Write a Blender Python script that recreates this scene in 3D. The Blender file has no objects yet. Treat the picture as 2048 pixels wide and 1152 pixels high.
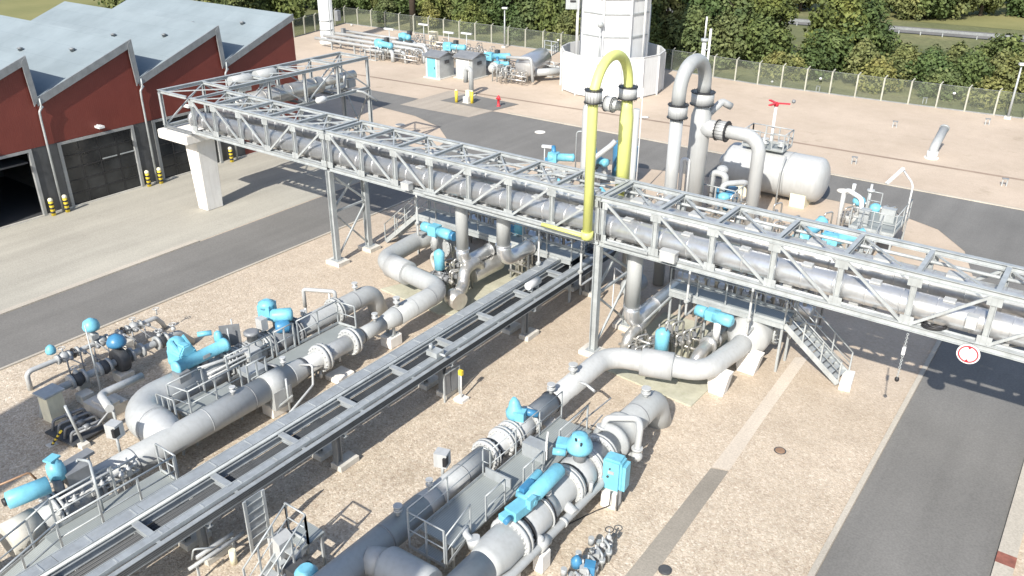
import bpy, bmesh, math, random
from mathutils import Vector, Matrix, noise
V = Vector
PI = math.pi
rnd = random.Random(7)
scene = bpy.context.scene
COL = scene.collection

# ------------------------------------------------------------------ camera
F_PX, PITCH, ROLL, YAW, CAM_H = 1692.07, 0.459881, 0.0052445, -0.6252724, 18.0
_fw = V((math.sin(YAW) * math.cos(PITCH), math.cos(YAW) * math.cos(PITCH), -math.sin(PITCH)))
_rt = V((math.cos(YAW), -math.sin(YAW), 0)); _up = _rt.cross(_fw)
_r = _rt * math.cos(ROLL) + _up * math.sin(ROLL)
_u = -_rt * math.sin(ROLL) + _up * math.cos(ROLL)
cam_d = bpy.data.cameras.new("camera"); cam = bpy.data.objects.new("camera", cam_d)
COL.objects.link(cam)
cam.matrix_world = Matrix(((_r.x, _u.x, -_fw.x, 0), (_r.y, _u.y, -_fw.y, 0), (_r.z, _u.z, -_fw.z, CAM_H), (0, 0, 0, 1)))
cam_d.sensor_width = 36; cam_d.lens = F_PX / 2048 * 36
cam_d.clip_start = 0.1; cam_d.clip_end = 3000
scene.camera = cam

def g(px, py, z=0.0):
    """surveying helper: where the sight line through a photo pixel meets height z"""
    d = _r * ((px - 1024) / F_PX) - _u * ((py - 576) / F_PX) + _fw
    t = (z - CAM_H) / d.z
    return V((0, 0, CAM_H)) + d * t

# ------------------------------------------------------------------ materials
MAT = {}
def _mat(name):
    m = bpy.data.materials.new(name); m.use_nodes = True
    nt = m.node_tree; b = nt.nodes['Principled BSDF']; MAT[name] = m
    return m, nt, b
def N(nt, typ, **kw):
    n = nt.nodes.new(typ)
    for k, v in kw.items():
        if k in n.inputs: n.inputs[k].default_value = v
        else: setattr(n, k, v)
    return n
def ramp(nt, fac, stops, interp='LINEAR'):
    r = nt.nodes.new('ShaderNodeValToRGB'); r.color_ramp.interpolation = interp
    el = r.color_ramp.elements
    while len(el) < len(stops): el.new(0.5)
    for e, (p, c) in zip(el, stops): e.position = p; e.color = (*c, 1)
    nt.links.new(fac, r.inputs[0]); return r
def mix(nt, fac, a, b, mode='MIX'):
    m = nt.nodes.new('ShaderNodeMix'); m.data_type = 'RGBA'; m.blend_type = mode
    for s, v in ((m.inputs[0], fac), (m.inputs[6], a), (m.inputs[7], b)):
        if hasattr(v, 'is_linked') or isinstance(v, bpy.types.NodeSocket): nt.links.new(v, s)
        elif isinstance(v, (int, float)): s.default_value = v
        else: s.default_value = (*v, 1)
    return m.outputs[2]
def paint(name, col, rough=.5, metal=0.0, var=.12, scale=1.6, bump=0.0, dirt=.0, dirtcol=(.16, .13, .1), rv=1.0):
    """painted / galvanised / concrete surface with slow tone changes and blotchy wear"""
    m, nt, b = _mat(name)
    tc = nt.nodes.new('ShaderNodeTexCoord')
    geo = nt.nodes.new('ShaderNodeNewGeometry')
    n1 = N(nt, 'ShaderNodeTexNoise', Scale=scale, Detail=5.0, Roughness=.6); nt.links.new(geo.outputs['Position'], n1.inputs['Vector'])
    lo = tuple(c * (1 - var) for c in col); hi = tuple(min(1, c * (1 + var)) for c in col)
    r = ramp(nt, n1.outputs[0], [(.3, lo), (.7, hi)])
    out = r.outputs[0]
    if dirt:
        n2 = N(nt, 'ShaderNodeTexNoise', Scale=scale * 3.1, Detail=6.0, Roughness=.7); nt.links.new(geo.outputs['Position'], n2.inputs['Vector'])
        r2 = ramp(nt, n2.outputs[0], [(.52, (0, 0, 0)), (.75, (dirt, dirt, dirt))])
        out = mix(nt, r2.outputs[0], out, dirtcol)
    mp = nt.nodes.new('ShaderNodeMapping'); mp.inputs['Scale'].default_value = (7, 7, .7); nt.links.new(geo.outputs['Position'], mp.inputs[0])
    n4 = N(nt, 'ShaderNodeTexNoise', Scale=1.0, Detail=4.0, Roughness=.6); nt.links.new(mp.outputs[0], n4.inputs['Vector'])
    out = mix(nt, 1.0, out, ramp(nt, n4.outputs[0], [(.32, (.925, .92, .91)), (.55, (1.01, 1.01, 1.01))]).outputs[0], 'MULTIPLY')
    nt.links.new(out, b.inputs['Base Color'])
    b.inputs['Metallic'].default_value = metal
    rr = ramp(nt, n1.outputs[0], [(.25, (max(.05, rough - .1 * rv),) * 3), (.75, (min(1, rough + .12 * rv),) * 3)])
    nt.links.new(rr.outputs[0], b.inputs['Roughness'])
    if bump:
        n3 = N(nt, 'ShaderNodeTexNoise', Scale=scale * 12, Detail=3.0); nt.links.new(geo.outputs['Position'], n3.inputs['Vector'])
        bp = N(nt, 'ShaderNodeBump', Strength=bump, Distance=.02); nt.links.new(n3.outputs[0], bp.inputs['Height'])
        nt.links.new(bp.outputs[0], b.inputs['Normal'])
    return m
paint('galv', (.385, .41, .415), .5, .2, .14, 2.2, dirt=.12)
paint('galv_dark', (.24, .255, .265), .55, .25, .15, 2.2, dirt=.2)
paint('rackgrey', (.31, .335, .35), .55, .2, .14, 1.8, dirt=.2)
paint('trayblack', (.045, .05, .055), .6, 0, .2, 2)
paint('pipegrey', (.365, .38, .38), .42, .05, .05, .7, dirt=.12, dirtcol=(.26, .26, .25))
paint('pipewhite', (.44, .452, .45), .4, .1, .05, .8, dirt=.09, dirtcol=(.4, .39, .37))
paint('pipecream', (.50, .49, .44), .45, 0, .08, 1.2, dirt=.2, dirtcol=(.4, .38, .34))
paint('clad', (.66, .67, .68), .32, .75, .03, .5, rv=.25)
paint('alu', (.52, .51, .48), .34, .7, .14, 2.5, bump=.12)
paint('cyan', (.16, .44, .56), .45, 0, .13, 2.4, dirt=.3, dirtcol=(.10, .27, .35))
paint('blue', (.05, .20, .36), .4, 0, .15, 1.6, dirt=.15)
paint('yellow', (.62, .645, .21), .45, 0, .07, 1.3, dirt=.22, dirtcol=(.46, .46, .2))
paint('signyellow', (.72, .55, .05), .5, 0, .1, 2)
paint('cream', (.72, .68, .52), .55, 0, .1, 2)
paint('black', (.02, .02, .022), .5, 0, .2, 2)
paint('boltblack', (.035, .036, .04), .45, .3, .2, 3)
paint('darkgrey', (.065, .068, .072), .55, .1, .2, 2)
paint('midgrey', (.22, .23, .24), .5, .2, .15, 2)
paint('concrete', (.55, .53, .48), .85, 0, .14, 1.4, bump=.3, dirt=.35, dirtcol=(.33, .30, .25))
paint('concwhite', (.74, .72, .68), .8, 0, .07, .9, bump=.2, dirt=.22, dirtcol=(.45, .43, .40))
paint('slabconc', (.43, .42, .33), .9, 0, .15, 1.1, bump=.3, dirt=.5, dirtcol=(.27, .28, .17))
paint('white', (.62, .63, .63), .45, 0, .05, 1.0, dirt=.14, dirtcol=(.55, .54, .52))
paint('red', (.55, .03, .045), .45, 0, .1, 2)
paint('copper', (.30, .19, .12), .5, .2, .3, 3)
paint('doorframe', (.30, .31, .31), .5, .1, .12, 2)
paint('wood', (.045, .032, .022), .9, 0, .3, 3)
paint('bark', (.07, .055, .04), .9, 0, .3, 3)
paint('fencegrey', (.42, .42, .36), .55, .2, .12, 2)
paint('brick', (.24, .09, .065), .85, 0, .25, 6)

def grating(name, col):
    m, nt, b = _mat(name)
    geo = nt.nodes.new('ShaderNodeNewGeometry')
    w = N(nt, 'ShaderNodeTexWave', Scale=4.5, Distortion=.6, Detail=1.0); w.bands_direction = 'X'
    n1 = N(nt, 'ShaderNodeTexNoise', Scale=1.5, Detail=5.0)
    for n in (w, n1): nt.links.new(geo.outputs['Position'], n.inputs['Vector'])
    c = mix(nt, w.outputs[0], tuple(x * .78 for x in col), tuple(x * 1.1 for x in col))
    c = mix(nt, n1.outputs[0], c, tuple(x * .7 for x in col))
    nt.links.new(c, b.inputs['Base Color']); b.inputs['Roughness'].default_value = .6; b.inputs['Metallic'].default_value = .25
grating('grating', (.36, .39, .38))

def redwall():
    m, nt, b = _mat('redwall')
    geo = nt.nodes.new('ShaderNodeNewGeometry')
    w = N(nt, 'ShaderNodeTexWave', Scale=2.6, Distortion=0.0); w.bands_direction = 'Y'
    n1 = N(nt, 'ShaderNodeTexNoise', Scale=.6, Detail=5.0)
    for n in (w, n1): nt.links.new(geo.outputs['Position'], n.inputs['Vector'])
    c = ramp(nt, n1.outputs[0], [(.3, (.135, .027, .019)), (.7, (.165, .034, .024))]).outputs[0]
    nt.links.new(c, b.inputs['Base Color']); b.inputs['Roughness'].default_value = .55
    bp = N(nt, 'ShaderNodeBump', Strength=.12, Distance=.02); nt.links.new(w.outputs[0], bp.inputs['Height']); nt.links.new(bp.outputs[0], b.inputs['Normal'])
redwall()
def roofmat():
    m, nt, b = _mat('roof')
    geo = nt.nodes.new('ShaderNodeNewGeometry')
    n1 = N(nt, 'ShaderNodeTexNoise', Scale=.35, Detail=6.0, Roughness=.65)
    br = N(nt, 'ShaderNodeTexBrick', Scale=.45); br.offset = .5
    br.inputs['Color1'].default_value = (.215, .258, .278, 1); br.inputs['Color2'].default_value = (.226, .269, .289, 1); br.inputs['Mortar'].default_value = (.195, .236, .255, 1)
    br.inputs['Mortar Size'].default_value = .008; br.inputs['Brick Width'].default_value = 2.2; br.inputs['Row Height'].default_value = .6
    for n in (n1, br): nt.links.new(geo.outputs['Position'], n.inputs['Vector'])
    r = ramp(nt, n1.outputs[0], [(.3, (.86, .87, .87)), (.7, (1.1, 1.1, 1.1))])
    c = mix(nt, 1.0, br.outputs[0], r.outputs[0], 'MULTIPLY')
    nt.links.new(c, b.inputs['Base Color']); b.inputs['Roughness'].default_value = .75
roofmat()
def glassmat():
    m, nt, b = _mat('darkglass')
    geo = nt.nodes.new('ShaderNodeNewGeometry')
    n1 = N(nt, 'ShaderNodeTexNoise', Scale=.8, Detail=3.0); nt.links.new(geo.outputs['Position'], n1.inputs['Vector'])
    c = ramp(nt, n1.outputs[0], [(.35, (.012, .014, .016)), (.7, (.04, .043, .045))]).outputs[0]
    nt.links.new(c, b.inputs['Base Color']); b.inputs['Roughness'].default_value = .18
glassmat()

def groundmat():
    m, nt, b = _mat('gravel')
    geo = nt.nodes.new('ShaderNodeNewGeometry'); P = geo.outputs['Position']
    vor = N(nt, 'ShaderNodeTexVoronoi', Scale=19.0); vor.feature = 'F1'
    vor2 = N(nt, 'ShaderNodeTexVoronoi', Scale=8.0)
    nbig = N(nt, 'ShaderNodeTexNoise', Scale=.16, Detail=6.0, Roughness=.6)
    nmid = N(nt, 'ShaderNodeTexNoise', Scale=1.1, Detail=6.0, Roughness=.65)
    nfine = N(nt, 'ShaderNodeTexNoise', Scale=7.0, Detail=5.0, Roughness=.75)
    for n in (vor, vor2, nbig, nmid, nfine): nt.links.new(P, n.inputs['Vector'])
    sep = nt.nodes.new('ShaderNodeSeparateColor'); nt.links.new(vor.outputs['Color'], sep.inputs[0])
    stones = ramp(nt, sep.outputs[0], [(0, (.35, .285, .22)), (.2, (.455, .385, .30)), (.6, (.49, .428, .338)), (.85, (.53, .468, .377)), (1, (.64, .58, .485))]).outputs[0]
    sep2 = nt.nodes.new('ShaderNodeSeparateColor'); nt.links.new(vor2.outputs['Color'], sep2.inputs[0])
    st2 = ramp(nt, sep2.outputs[1], [(0, (.9, .9, .9)), (1, (1.08, 1.08, 1.08))]).outputs[0]
    near = mix(nt, 1.0, stones, st2, 'MULTIPLY')
    fr = ramp(nt, nfine.outputs[0], [(.3, (.84, .83, .82)), (.7, (1.12, 1.12, 1.13))]).outputs[0]
    near = mix(nt, 1.0, near, fr, 'MULTIPLY')
    mr = ramp(nt, nmid.outputs[0], [(.25, (.84, .82, .80)), (.75, (1.1, 1.1, 1.1))]).outputs[0]
    near = mix(nt, 1.0, near, mr, 'MULTIPLY')
    far = ramp(nt, nmid.outputs[0], [(.25, (.455, .375, .295)), (.75, (.505, .42, .335))]).outputs[0]
    far = mix(nt, 1.0, far, ramp(nt, nfine.outputs[0], [(.3, (.93, .92, .91)), (.7, (1.06, 1.06, 1.06))]).outputs[0], 'MULTIPLY')
    sx = nt.nodes.new('ShaderNodeSeparateXYZ'); nt.links.new(P, sx.inputs[0])
    mp = N(nt, 'ShaderNodeMapRange'); mp.inputs[1].default_value = 16; mp.inputs[2].default_value = 42; nt.links.new(sx.outputs[1], mp.inputs[0])
    c = mix(nt, mp.outputs[0], near, far)
    br = ramp(nt, nbig.outputs[0], [(.3, (.88, .87, .85)), (.7, (1.08, 1.08, 1.08))]).outputs[0]
    c = mix(nt, 1.0, c, br, 'MULTIPLY')
    npt = N(nt, 'ShaderNodeTexNoise', Scale=.42, Detail=7.0, Roughness=.7); nt.links.new(P, npt.inputs['Vector'])
    c = mix(nt, ramp(nt, npt.outputs[0], [(.6, (0, 0, 0)), (.72, (.5, .5, .5))]).outputs[0], c, (.26, .21, .145))
    nwd = N(nt, 'ShaderNodeTexNoise', Scale=2.3, Detail=6.0, Roughness=.8); nt.links.new(P, nwd.inputs['Vector'])
    c = mix(nt, ramp(nt, nwd.outputs[0], [(.70, (0, 0, 0)), (.76, (.55, .55, .55))]).outputs[0], c, (.15, .14, .07))
    nt.links.new(c, b.inputs['Base Color']); b.inputs['Roughness'].default_value = .95
    bp = N(nt, 'ShaderNodeBump', Strength=.4, Distance=.03); nt.links.new(vor.outputs['Distance'], bp.inputs['Height']); bp.invert = True
    nt.links.new(bp.outputs[0], b.inputs['Normal'])
groundmat()
def asphaltmat(name, col, vs=.18, stain=.35):
    m, nt, b = _mat(name)
    geo = nt.nodes.new('ShaderNodeNewGeometry'); P = geo.outputs['Position']
    n1 = N(nt, 'ShaderNodeTexNoise', Scale=.22, Detail=5.0, Roughness=.55); n2 = N(nt, 'ShaderNodeTexNoise', Scale=16.0, Detail=4.0)
    mp = nt.nodes.new('ShaderNodeMapping'); mp.inputs['Scale'].default_value = (1.2, .08, 1); nt.links.new(P, mp.inputs[0])
    n3 = N(nt, 'ShaderNodeTexNoise', Scale=1.0, Detail=4.0); nt.links.new(mp.outputs[0], n3.inputs['Vector'])
    for n in (n1, n2): nt.links.new(P, n.inputs['Vector'])
    c = ramp(nt, n1.outputs[0], [(.3, tuple(x * (1 - vs) for x in col)), (.7, tuple(x * (1 + vs) for x in col))]).outputs[0]
    c = mix(nt, 1.0, c, ramp(nt, n2.outputs[0], [(.3, (.86,) * 3), (.7, (1.14,) * 3)]).outputs[0], 'MULTIPLY')
    c = mix(nt, 1.0, c, ramp(nt, n3.outputs[0], [(.3, (1 - stain * .4,) * 3), (.7, (1 + stain * .3,) * 3)]).outputs[0], 'MULTIPLY')
    n5 = N(nt, 'ShaderNodeTexNoise', Scale=.9, Detail=8.0, Roughness=.75); nt.links.new(P, n5.inputs['Vector'])
    c = mix(nt, ramp(nt, n5.outputs[0], [(.62, (0, 0, 0)), (.7, (.3, .3, .3))]).outputs[0], c, tuple(x * .55 for x in col))
    c = mix(nt, ramp(nt, n5.outputs[0], [(.28, (.25, .25, .25)), (.36, (0, 0, 0))]).outputs[0], c, tuple(min(1, x * 1.5) for x in col))
    nt.links.new(c, b.inputs['Base Color']); b.inputs['Roughness'].default_value = .85
    bp = N(nt, 'ShaderNodeBump', Strength=.25, Distance=.01); nt.links.new(n2.outputs[0], bp.inputs['Height']); nt.links.new(bp.outputs[0], b.inputs['Normal'])
asphaltmat('asphalt', (.165, .160, .149), .12, .22)
asphaltmat('yardconc', (.365, .348, .298), .08, .25)
asphaltmat('paleconc', (.36, .315, .26), .1, .25)
asphaltmat('kerb', (.42, .385, .325), .12, .2)
asphaltmat('drainmat', (.27, .205, .155), .2, .2)
asphaltmat('pathmat', (.27, .245, .205), .2, .2)
asphaltmat('pathpale', (.54, .475, .395), .1, .2)
def grassmat():
    m, nt, b = _mat('grass')
    geo = nt.nodes.new('ShaderNodeNewGeometry'); P = geo.outputs['Position']
    n1 = N(nt, 'ShaderNodeTexNoise', Scale=.07, Detail=7.0, Roughness=.65); n2 = N(nt, 'ShaderNodeTexNoise', Scale=1.7, Detail=7.0, Roughness=.75)
    for n in (n1, n2): nt.links.new(P, n.inputs['Vector'])
    c = ramp(nt, n1.outputs[0], [(.3, (.075, .09, .035)), (.5, (.13, .14, .058)), (.7, (.22, .20, .095))]).outputs[0]
    c = mix(nt, 1.0, c, ramp(nt, n2.outputs[0], [(.25, (.5,) * 3), (.75, (1.4,) * 3)]).outputs[0], 'MULTIPLY')
    nt.links.new(c, b.inputs['Base Color']); b.inputs['Roughness'].default_value = 1
grassmat()
def meadow():
    m, nt, b = _mat('meadow')
    geo = nt.nodes.new('ShaderNodeNewGeometry'); P = geo.outputs['Position']
    n1 = N(nt, 'ShaderNodeTexNoise', Scale=.05, Detail=7.0, Roughness=.65); nt.links.new(P, n1.inputs['Vector'])
    c = ramp(nt, n1.outputs[0], [(.3, (.13, .14, .045)), (.7, (.24, .225, .09))]).outputs[0]
    nt.links.new(c, b.inputs['Base Color']); b.inputs['Roughness'].default_value = 1
meadow()
def leafmat(name, a, bcol, ccol):
    m, nt, b = _mat(name)
    geo = nt.nodes.new('ShaderNodeNewGeometry'); oi = nt.nodes.new('ShaderNodeObjectInfo')
    n1 = N(nt, 'ShaderNodeTexNoise', Scale=.55, Detail=4.0, Roughness=.6); n2 = N(nt, 'ShaderNodeTexNoise', Scale=4.0, Detail=3.0)
    for n in (n1, n2): nt.links.new(geo.outputs['Position'], n.inputs['Vector'])
    c = ramp(nt, n1.outputs[0], [(.3, a), (.5, bcol), (.72, ccol)]).outputs[0]
    c = mix(nt, 1.0, c, ramp(nt, n2.outputs[0], [(.3, (.65,) * 3), (.7, (1.4,) * 3)]).outputs[0], 'MULTIPLY')
    c2 = mix(nt, 1.0, c, ramp(nt, oi.outputs['Random'], [(0, (.68, .82, .8)), (.5, (1.0, 1.0, .95)), (1, (1.35, 1.2, .95))]).outputs[0], 'MULTIPLY')
    nt.links.new(c2, b.inputs['Base Color']); b.inputs['Roughness'].default_value = .7
    try: b.inputs['Specular IOR Level'].default_value = .25
    except Exception: pass
leafmat('leafdark', (0.0448, 0.0672, 0.0252), (0.0812, 0.1092, 0.0364), (0.133, 0.1568, 0.0532))
leafmat('leafmid', (0.07, 0.0896, 0.0364), (0.119, 0.1344, 0.0504), (0.182, 0.1848, 0.07))
leafmat('leafolive', (0.072, 0.0912, 0.036), (0.114, 0.132, 0.0528), (0.168, 0.174, 0.0744))
def wiremesh():
    m, nt, b = _mat('wiremesh')
    out = nt.nodes['Material Output']
    b.inputs['Base Color'].default_value = (.22, .25, .20, 1); b.inputs['Roughness'].default_value = .6; b.inputs['Metallic'].default_value = .2
    tr = nt.nodes.new('ShaderNodeBsdfTransparent'); mx = nt.nodes.new('ShaderNodeMixShader')
    geo = nt.nodes.new('ShaderNodeNewGeometry')
    n1 = N(nt, 'ShaderNodeTexNoise', Scale=.3, Detail=3.0); nt.links.new(geo.outputs['Position'], n1.inputs['Vector'])
    r = ramp(nt, n1.outputs[0], [(.3, (.2,) * 3), (.7, (.32,) * 3)])
    nt.links.new(r.outputs[0], mx.inputs[0]); nt.links.new(tr.outputs[0], mx.inputs[1]); nt.links.new(b.outputs[0], mx.inputs[2])
    nt.links.new(mx.outputs[0], out.inputs['Surface'])
wiremesh()

# ------------------------------------------------------------------ mesh builder
class B:
    def __init__(self): self.bm = bmesh.new()
    def face(self, vs, smooth=False):
        try: f = self.bm.faces.new(vs); f.smooth = smooth; return f
        except ValueError: return None
    def poly(self, pts):
        self.face([self.bm.verts.new(p) for p in pts]); return self
    def box(self, c, s, rz=0.0, rot=None):
        c = V(c); hx, hy, hz = s[0] / 2, s[1] / 2, s[2] / 2
        R = rot if rot is not None else Matrix.Rotation(rz, 3, 'Z')
        v = [self.bm.verts.new(c + R @ V((x, y, z))) for x in (-hx, hx) for y in (-hy, hy) for z in (-hz, hz)]
        for q in ((0, 1, 3, 2), (4, 6, 7, 5), (0, 4, 5, 1), (2, 3, 7, 6), (0, 2, 6, 4), (1, 5, 7, 3)): self.face([v[i] for i in q])
        return self
    def span(self, x0, x1, y0, y1, z0, z1):
        return self.box(((x0 + x1) / 2, (y0 + y1) / 2, (z0 + z1) / 2), (abs(x1 - x0), abs(y1 - y0), abs(z1 - z0)))
    def _frame(self, d, up=None):
        d = d.normalized()
        a = V(up) if up is not None else (V((0, 0, 1)) if abs(d.z) < .95 else V((0, 1, 0)))
        s = d.cross(a).normalized(); t = s.cross(d).normalized()
        return d, s, t
    def bar(self, p, q, w=.1, h=None, up=None):
        p, q = V(p), V(q); h = h or w
        d, s, t = self._frame(q - p, up)
        R = Matrix((s, d, t)).transposed()
        return self.box((p + q) / 2, (w, (q - p).length, h), rot=R)
    def hbeam(self, p, q, w=.2, h=.2, tk=.022, up=None):
        """rolled H section: two flanges (width w, apart by h along up) and the web"""
        p, q = V(p), V(q); d, s, t = self._frame(q - p, up)
        R = Matrix((s, d, t)).transposed(); L = (q - p).length; c = (p + q) / 2
        self.box(c + t * (h / 2 - tk / 2), (w, L, tk), rot=R); self.box(c - t * (h / 2 - tk / 2), (w, L, tk), rot=R)
        self.box(c, (tk, L, h - 2 * tk), rot=R); return self
    def lathe(self, p, q, prof, seg=16, caps=True, smooth=True):
        """prof = [(t metres along p->q, radius)]"""
        p, q = V(p), V(q); d, s, t = self._frame(q - p)
        rings = []
        for (a, r) in prof:
            rings.append([self.bm.verts.new(p + d * a + (s * math.cos(2 * PI * k / seg) + t * math.sin(2 * PI * k / seg)) * max(r, .0005)) for k in range(seg)])
        for i in range(len(rings) - 1):
            steep = abs(prof[i + 1][0] - prof[i][0]) < .25 * abs(prof[i + 1][1] - prof[i][1])
            for k in range(seg):
                self.face([rings[i][k], rings[i][(k + 1) % seg], rings[i + 1][(k + 1) % seg], rings[i + 1][k]], smooth and not steep)
        if caps: self.face(list(reversed(rings[0]))); self.face(rings[-1])
        return self
    def cyl(self, p, q, r, seg=14, r2=None):
        L = (V(q) - V(p)).length
        return self.lathe(p, q, [(0, r), (L, r if r2 is None else r2)], seg)
    def dome(self, p, q, r, bulge, seg=18, both=False):
        """cylinder whose q end (or both ends) is dished"""
        L = (V(q) - V(p)).length
        end = [(L + bulge * math.sin(a), r * math.cos(a)) for a in [i * PI / 2 / 6 for i in range(1, 7)]]
        st = [(-x + L, rr) for x, rr in reversed(end)] if both else []
        return self.lathe(p, q, st + [(0, r), (L, r)] + end, seg)
    def ball(self, c, r, seg=12, sz=1.0):
        c = V(c); prof = [(r * sz * (1 - math.cos(a)), r * math.sin(a)) for a in [i * PI / 8 for i in range(9)]]
        return self.lathe(c - V((0, 0, r * sz)), c + V((0, 0, r * sz)), prof, seg)
    def tube(self, pts, r, bend=None, seg=14, steps=7):
        """round pipe through pts with swept elbows"""
        pts = [V(p) for p in pts]; bend = bend if bend is not None else 1.5 * r
        path = [pts[0]]
        for i in range(1, len(pts) - 1):
            a, b_, c = pts[i - 1], pts[i], pts[i + 1]
            u = (a - b_).normalized(); w = (c - b_).normalized(); ang = u.angle(w, PI)
            if PI - ang < .02: path.append(b_); continue
            tl = min(bend / math.tan(ang / 2), .49 * (a - b_).length if i > 1 else .98 * (a - b_).length, .49 * (c - b_).length if i < len(pts) - 2 else .98 * (c - b_).length)
            rad = tl * math.tan(ang / 2); bis = (u + w).normalized(); ctr = b_ + bis * (rad / math.sin(ang / 2))
            s0 = (b_ + u * tl) - ctr; s1 = (b_ + w * tl) - ctr; tot = s0.angle(s1)
            for k in range(steps + 1):
                f = k / steps
                path.append(ctr + (s0 * math.sin((1 - f) * tot) + s1 * math.sin(f * tot)) / math.sin(tot))
        path.append(pts[-1])
        T = [(path[min(i + 1, len(path) - 1)] - path[max(i - 1, 0)]).normalized() for i in range(len(path))]
        _, s, t = self._frame(T[0]); rings = []
        for i, c in enumerate(path):
            s = (s - T[i] * s.dot(T[i])).normalized(); t = s.cross(T[i])
            rings.append([self.bm.verts.new(c + (s * math.cos(2 * PI * k / seg) + t * math.sin(2 * PI * k / seg)) * r) for k in range(seg)])
        for i in range(len(rings) - 1):
            for k in range(seg): self.face([rings[i][k], rings[i][(k + 1) % seg], rings[i + 1][(k + 1) % seg], rings[i + 1][k]], True)
        self.face(list(reversed(rings[0]))); self.face(rings[-1])
        return self
    def flange(self, c, d, r, th=.09, gap=.03, bolts=14, bolt=.035):
        """a bolted flange pair: two discs with studs round the rim"""
        c, d = V(c), V(d).normalized()
        for sg in (-1, 1): self.lathe(c + d * sg * gap / 2, c + d * sg * (gap / 2 + th), [(0, r), (th * .8, r), (th, r * .93)], 22)
        _, s, t = self._frame(d)
        for k in range(bolts):
            a = 2 * PI * (k + .5) / bolts; o = (s * math.cos(a) + t * math.sin(a)) * r * .88; L = gap / 2 + th + .06
            self.cyl(c + o - d * L, c + o + d * L, bolt, 6)
        return self
    def ring(self, c, d, r0, r1, th, seg=22):
        c, d = V(c), V(d).normalized()
        p = c - d * th / 2; return self.lathe(p, c + d * th / 2, [(0, r0), (0.0001, r1), (th, r1), (th + .0001, r0), (.0002, r0 * .9995)], seg, False)
    def torus(self, c, d, R, r, seg=28, cs=8):
        c = V(c); d, s, t = self._frame(V(d)); rings = []
        for k in range(seg):
            a = 2 * PI * k / seg; o = s * math.cos(a) + t * math.sin(a)
            rings.append([self.bm.verts.new(c + o * (R + r * math.cos(2 * PI * j / cs)) + d * r * math.sin(2 * PI * j / cs)) for j in range(cs)])
        for k in range(seg):
            for j in range(cs): self.face([rings[k][j], rings[(k + 1) % seg][j], rings[(k + 1) % seg][(j + 1) % cs], rings[k][(j + 1) % cs]], True)
        return self
    def prism(self, poly, ext):
        """closed solid from a planar outline pushed along ext"""
        ext = V(ext); a = [self.bm.verts.new(V(p)) for p in poly]; b_ = [self.bm.verts.new(V(p) + ext) for p in poly]; n = len(a)
        self.face(list(reversed(a))); self.face(b_)
        for i in range(n): self.face([a[i], a[(i + 1) % n], b_[(i + 1) % n], b_[i]])
        return self
    def rail(self, pts, h=1.05, r=.027, step=1.25, mid=True):
        """guard rail along a run of deck-level points"""
        pts = [V(p) for p in pts]; up = V((0, 0, h))
        for a, b_ in zip(pts, pts[1:]):
            n = max(1, round((b_ - a).length / step))
            for k in range(n + 1):
                if k == n and b_ != pts[-1]: continue
                c = a.lerp(b_, k / n); self.bar(c, c + up, r * 1.9)
            self.cyl(a + up, b_ + up, r, 8)
            if mid: self.cyl(a + up * .52, b_ + up * .52, r * .8, 6)
            self.bar(a + V((0, 0, .06)), b_ + V((0, 0, .06)), .015, .11)
        return self
    def stair(self, a, b_, w, side, n=9, tread=.26):
        """open stair from a (bottom) to b (top); side = unit vector across"""
        a, b_, side = V(a), V(b_), V(side)
        for sg in (-.5, .5): self.bar(a + side * w * sg, b_ + side * w * sg, .05, .22)
        for k in range(1, n):
            c = a.lerp(b_, k / n); d = (b_ - a); d.z = 0; d.normalize()
            R = Matrix((side, d, V((0, 0, 1)))).transposed()
            self.box(c, (w, tread, .04), rot=R)
        return self
    def stairrail(self, a, b_, w, side, h=1.0, r=.027, sides=(-.5, .5)):
        a, b_, side = V(a), V(b_), V(side); up = V((0, 0, h))
        for sg in sides:
            p, q = a + side * w * sg, b_ + side * w * sg
            for f in (0, .33, .66, 1): c = p.lerp(q, f); self.bar(c, c + up, r * 1.9)
            self.cyl(p + up, q + up, r, 8); self.cyl(p + up * .5, q + up * .5, r * .8, 6)
        return self

def link(name, bld, mat, parent=None, origin=None):
    me = bpy.data.meshes.new(name); bm = bld.bm
    bmesh.ops.recalc_face_normals(bm, faces=bm.faces)
    o0 = V(origin) if origin is not None else V((0, 0, 0))
    if origin is not None: bmesh.ops.translate(bm, verts=bm.verts, vec=-o0)
    bm.to_mesh(me); bm.free()
    for m in (mat if isinstance(mat, (list, tuple)) else [mat]): me.materials.append(MAT[m])
    o = bpy.data.objects.new(name, me); COL.objects.link(o)
    if parent is not None: o.parent = parent
    else: o.location = o0
    return o
def tag(o, label, cat, group=None):
    o['label'] = label; o['category'] = cat
    if group: o['group'] = group
    return o
SPLIT = {'leg', 'post', 'pier', 'stand', 'footing', 'hand_wheel', 'nozzle', 'foot', 'base_plate', 'column', 'cross_beam', 'floor_beam', 'shoe', 'clip', 'step', 'deck', 'brace', 'regulator', 'gasket', 'flange', 'roof_vent', 'knob', 'riser', 'cradle', 'rib', 'panel', 'stud', 'bolt', 'marker', 'rod', 'branch', 'tube', 'tubing', 'ladder', 'edge', 'collar', 'pipe', 'saddle', 'wind_brace', 'arrow', 'joint_band', 'weld_band', 'band', 'railing', 'door_bars', 'door_rail', 'frame', 'lamp', 'louvre', 'small_pipe', 'stringer', 'rung', 'spindle', 'edge_beam', 'shelf', 'cap', 'actuator_cap', 'stair_rail', 'gusset', 'cabinet', 'stub', 'pilot', 'fitting', 'door_curtain', 'blue_fitting', 'small_pipe', 'fin', 'cyan_cap', 'body', 'sheet', 'junction', 'plate'}
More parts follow.
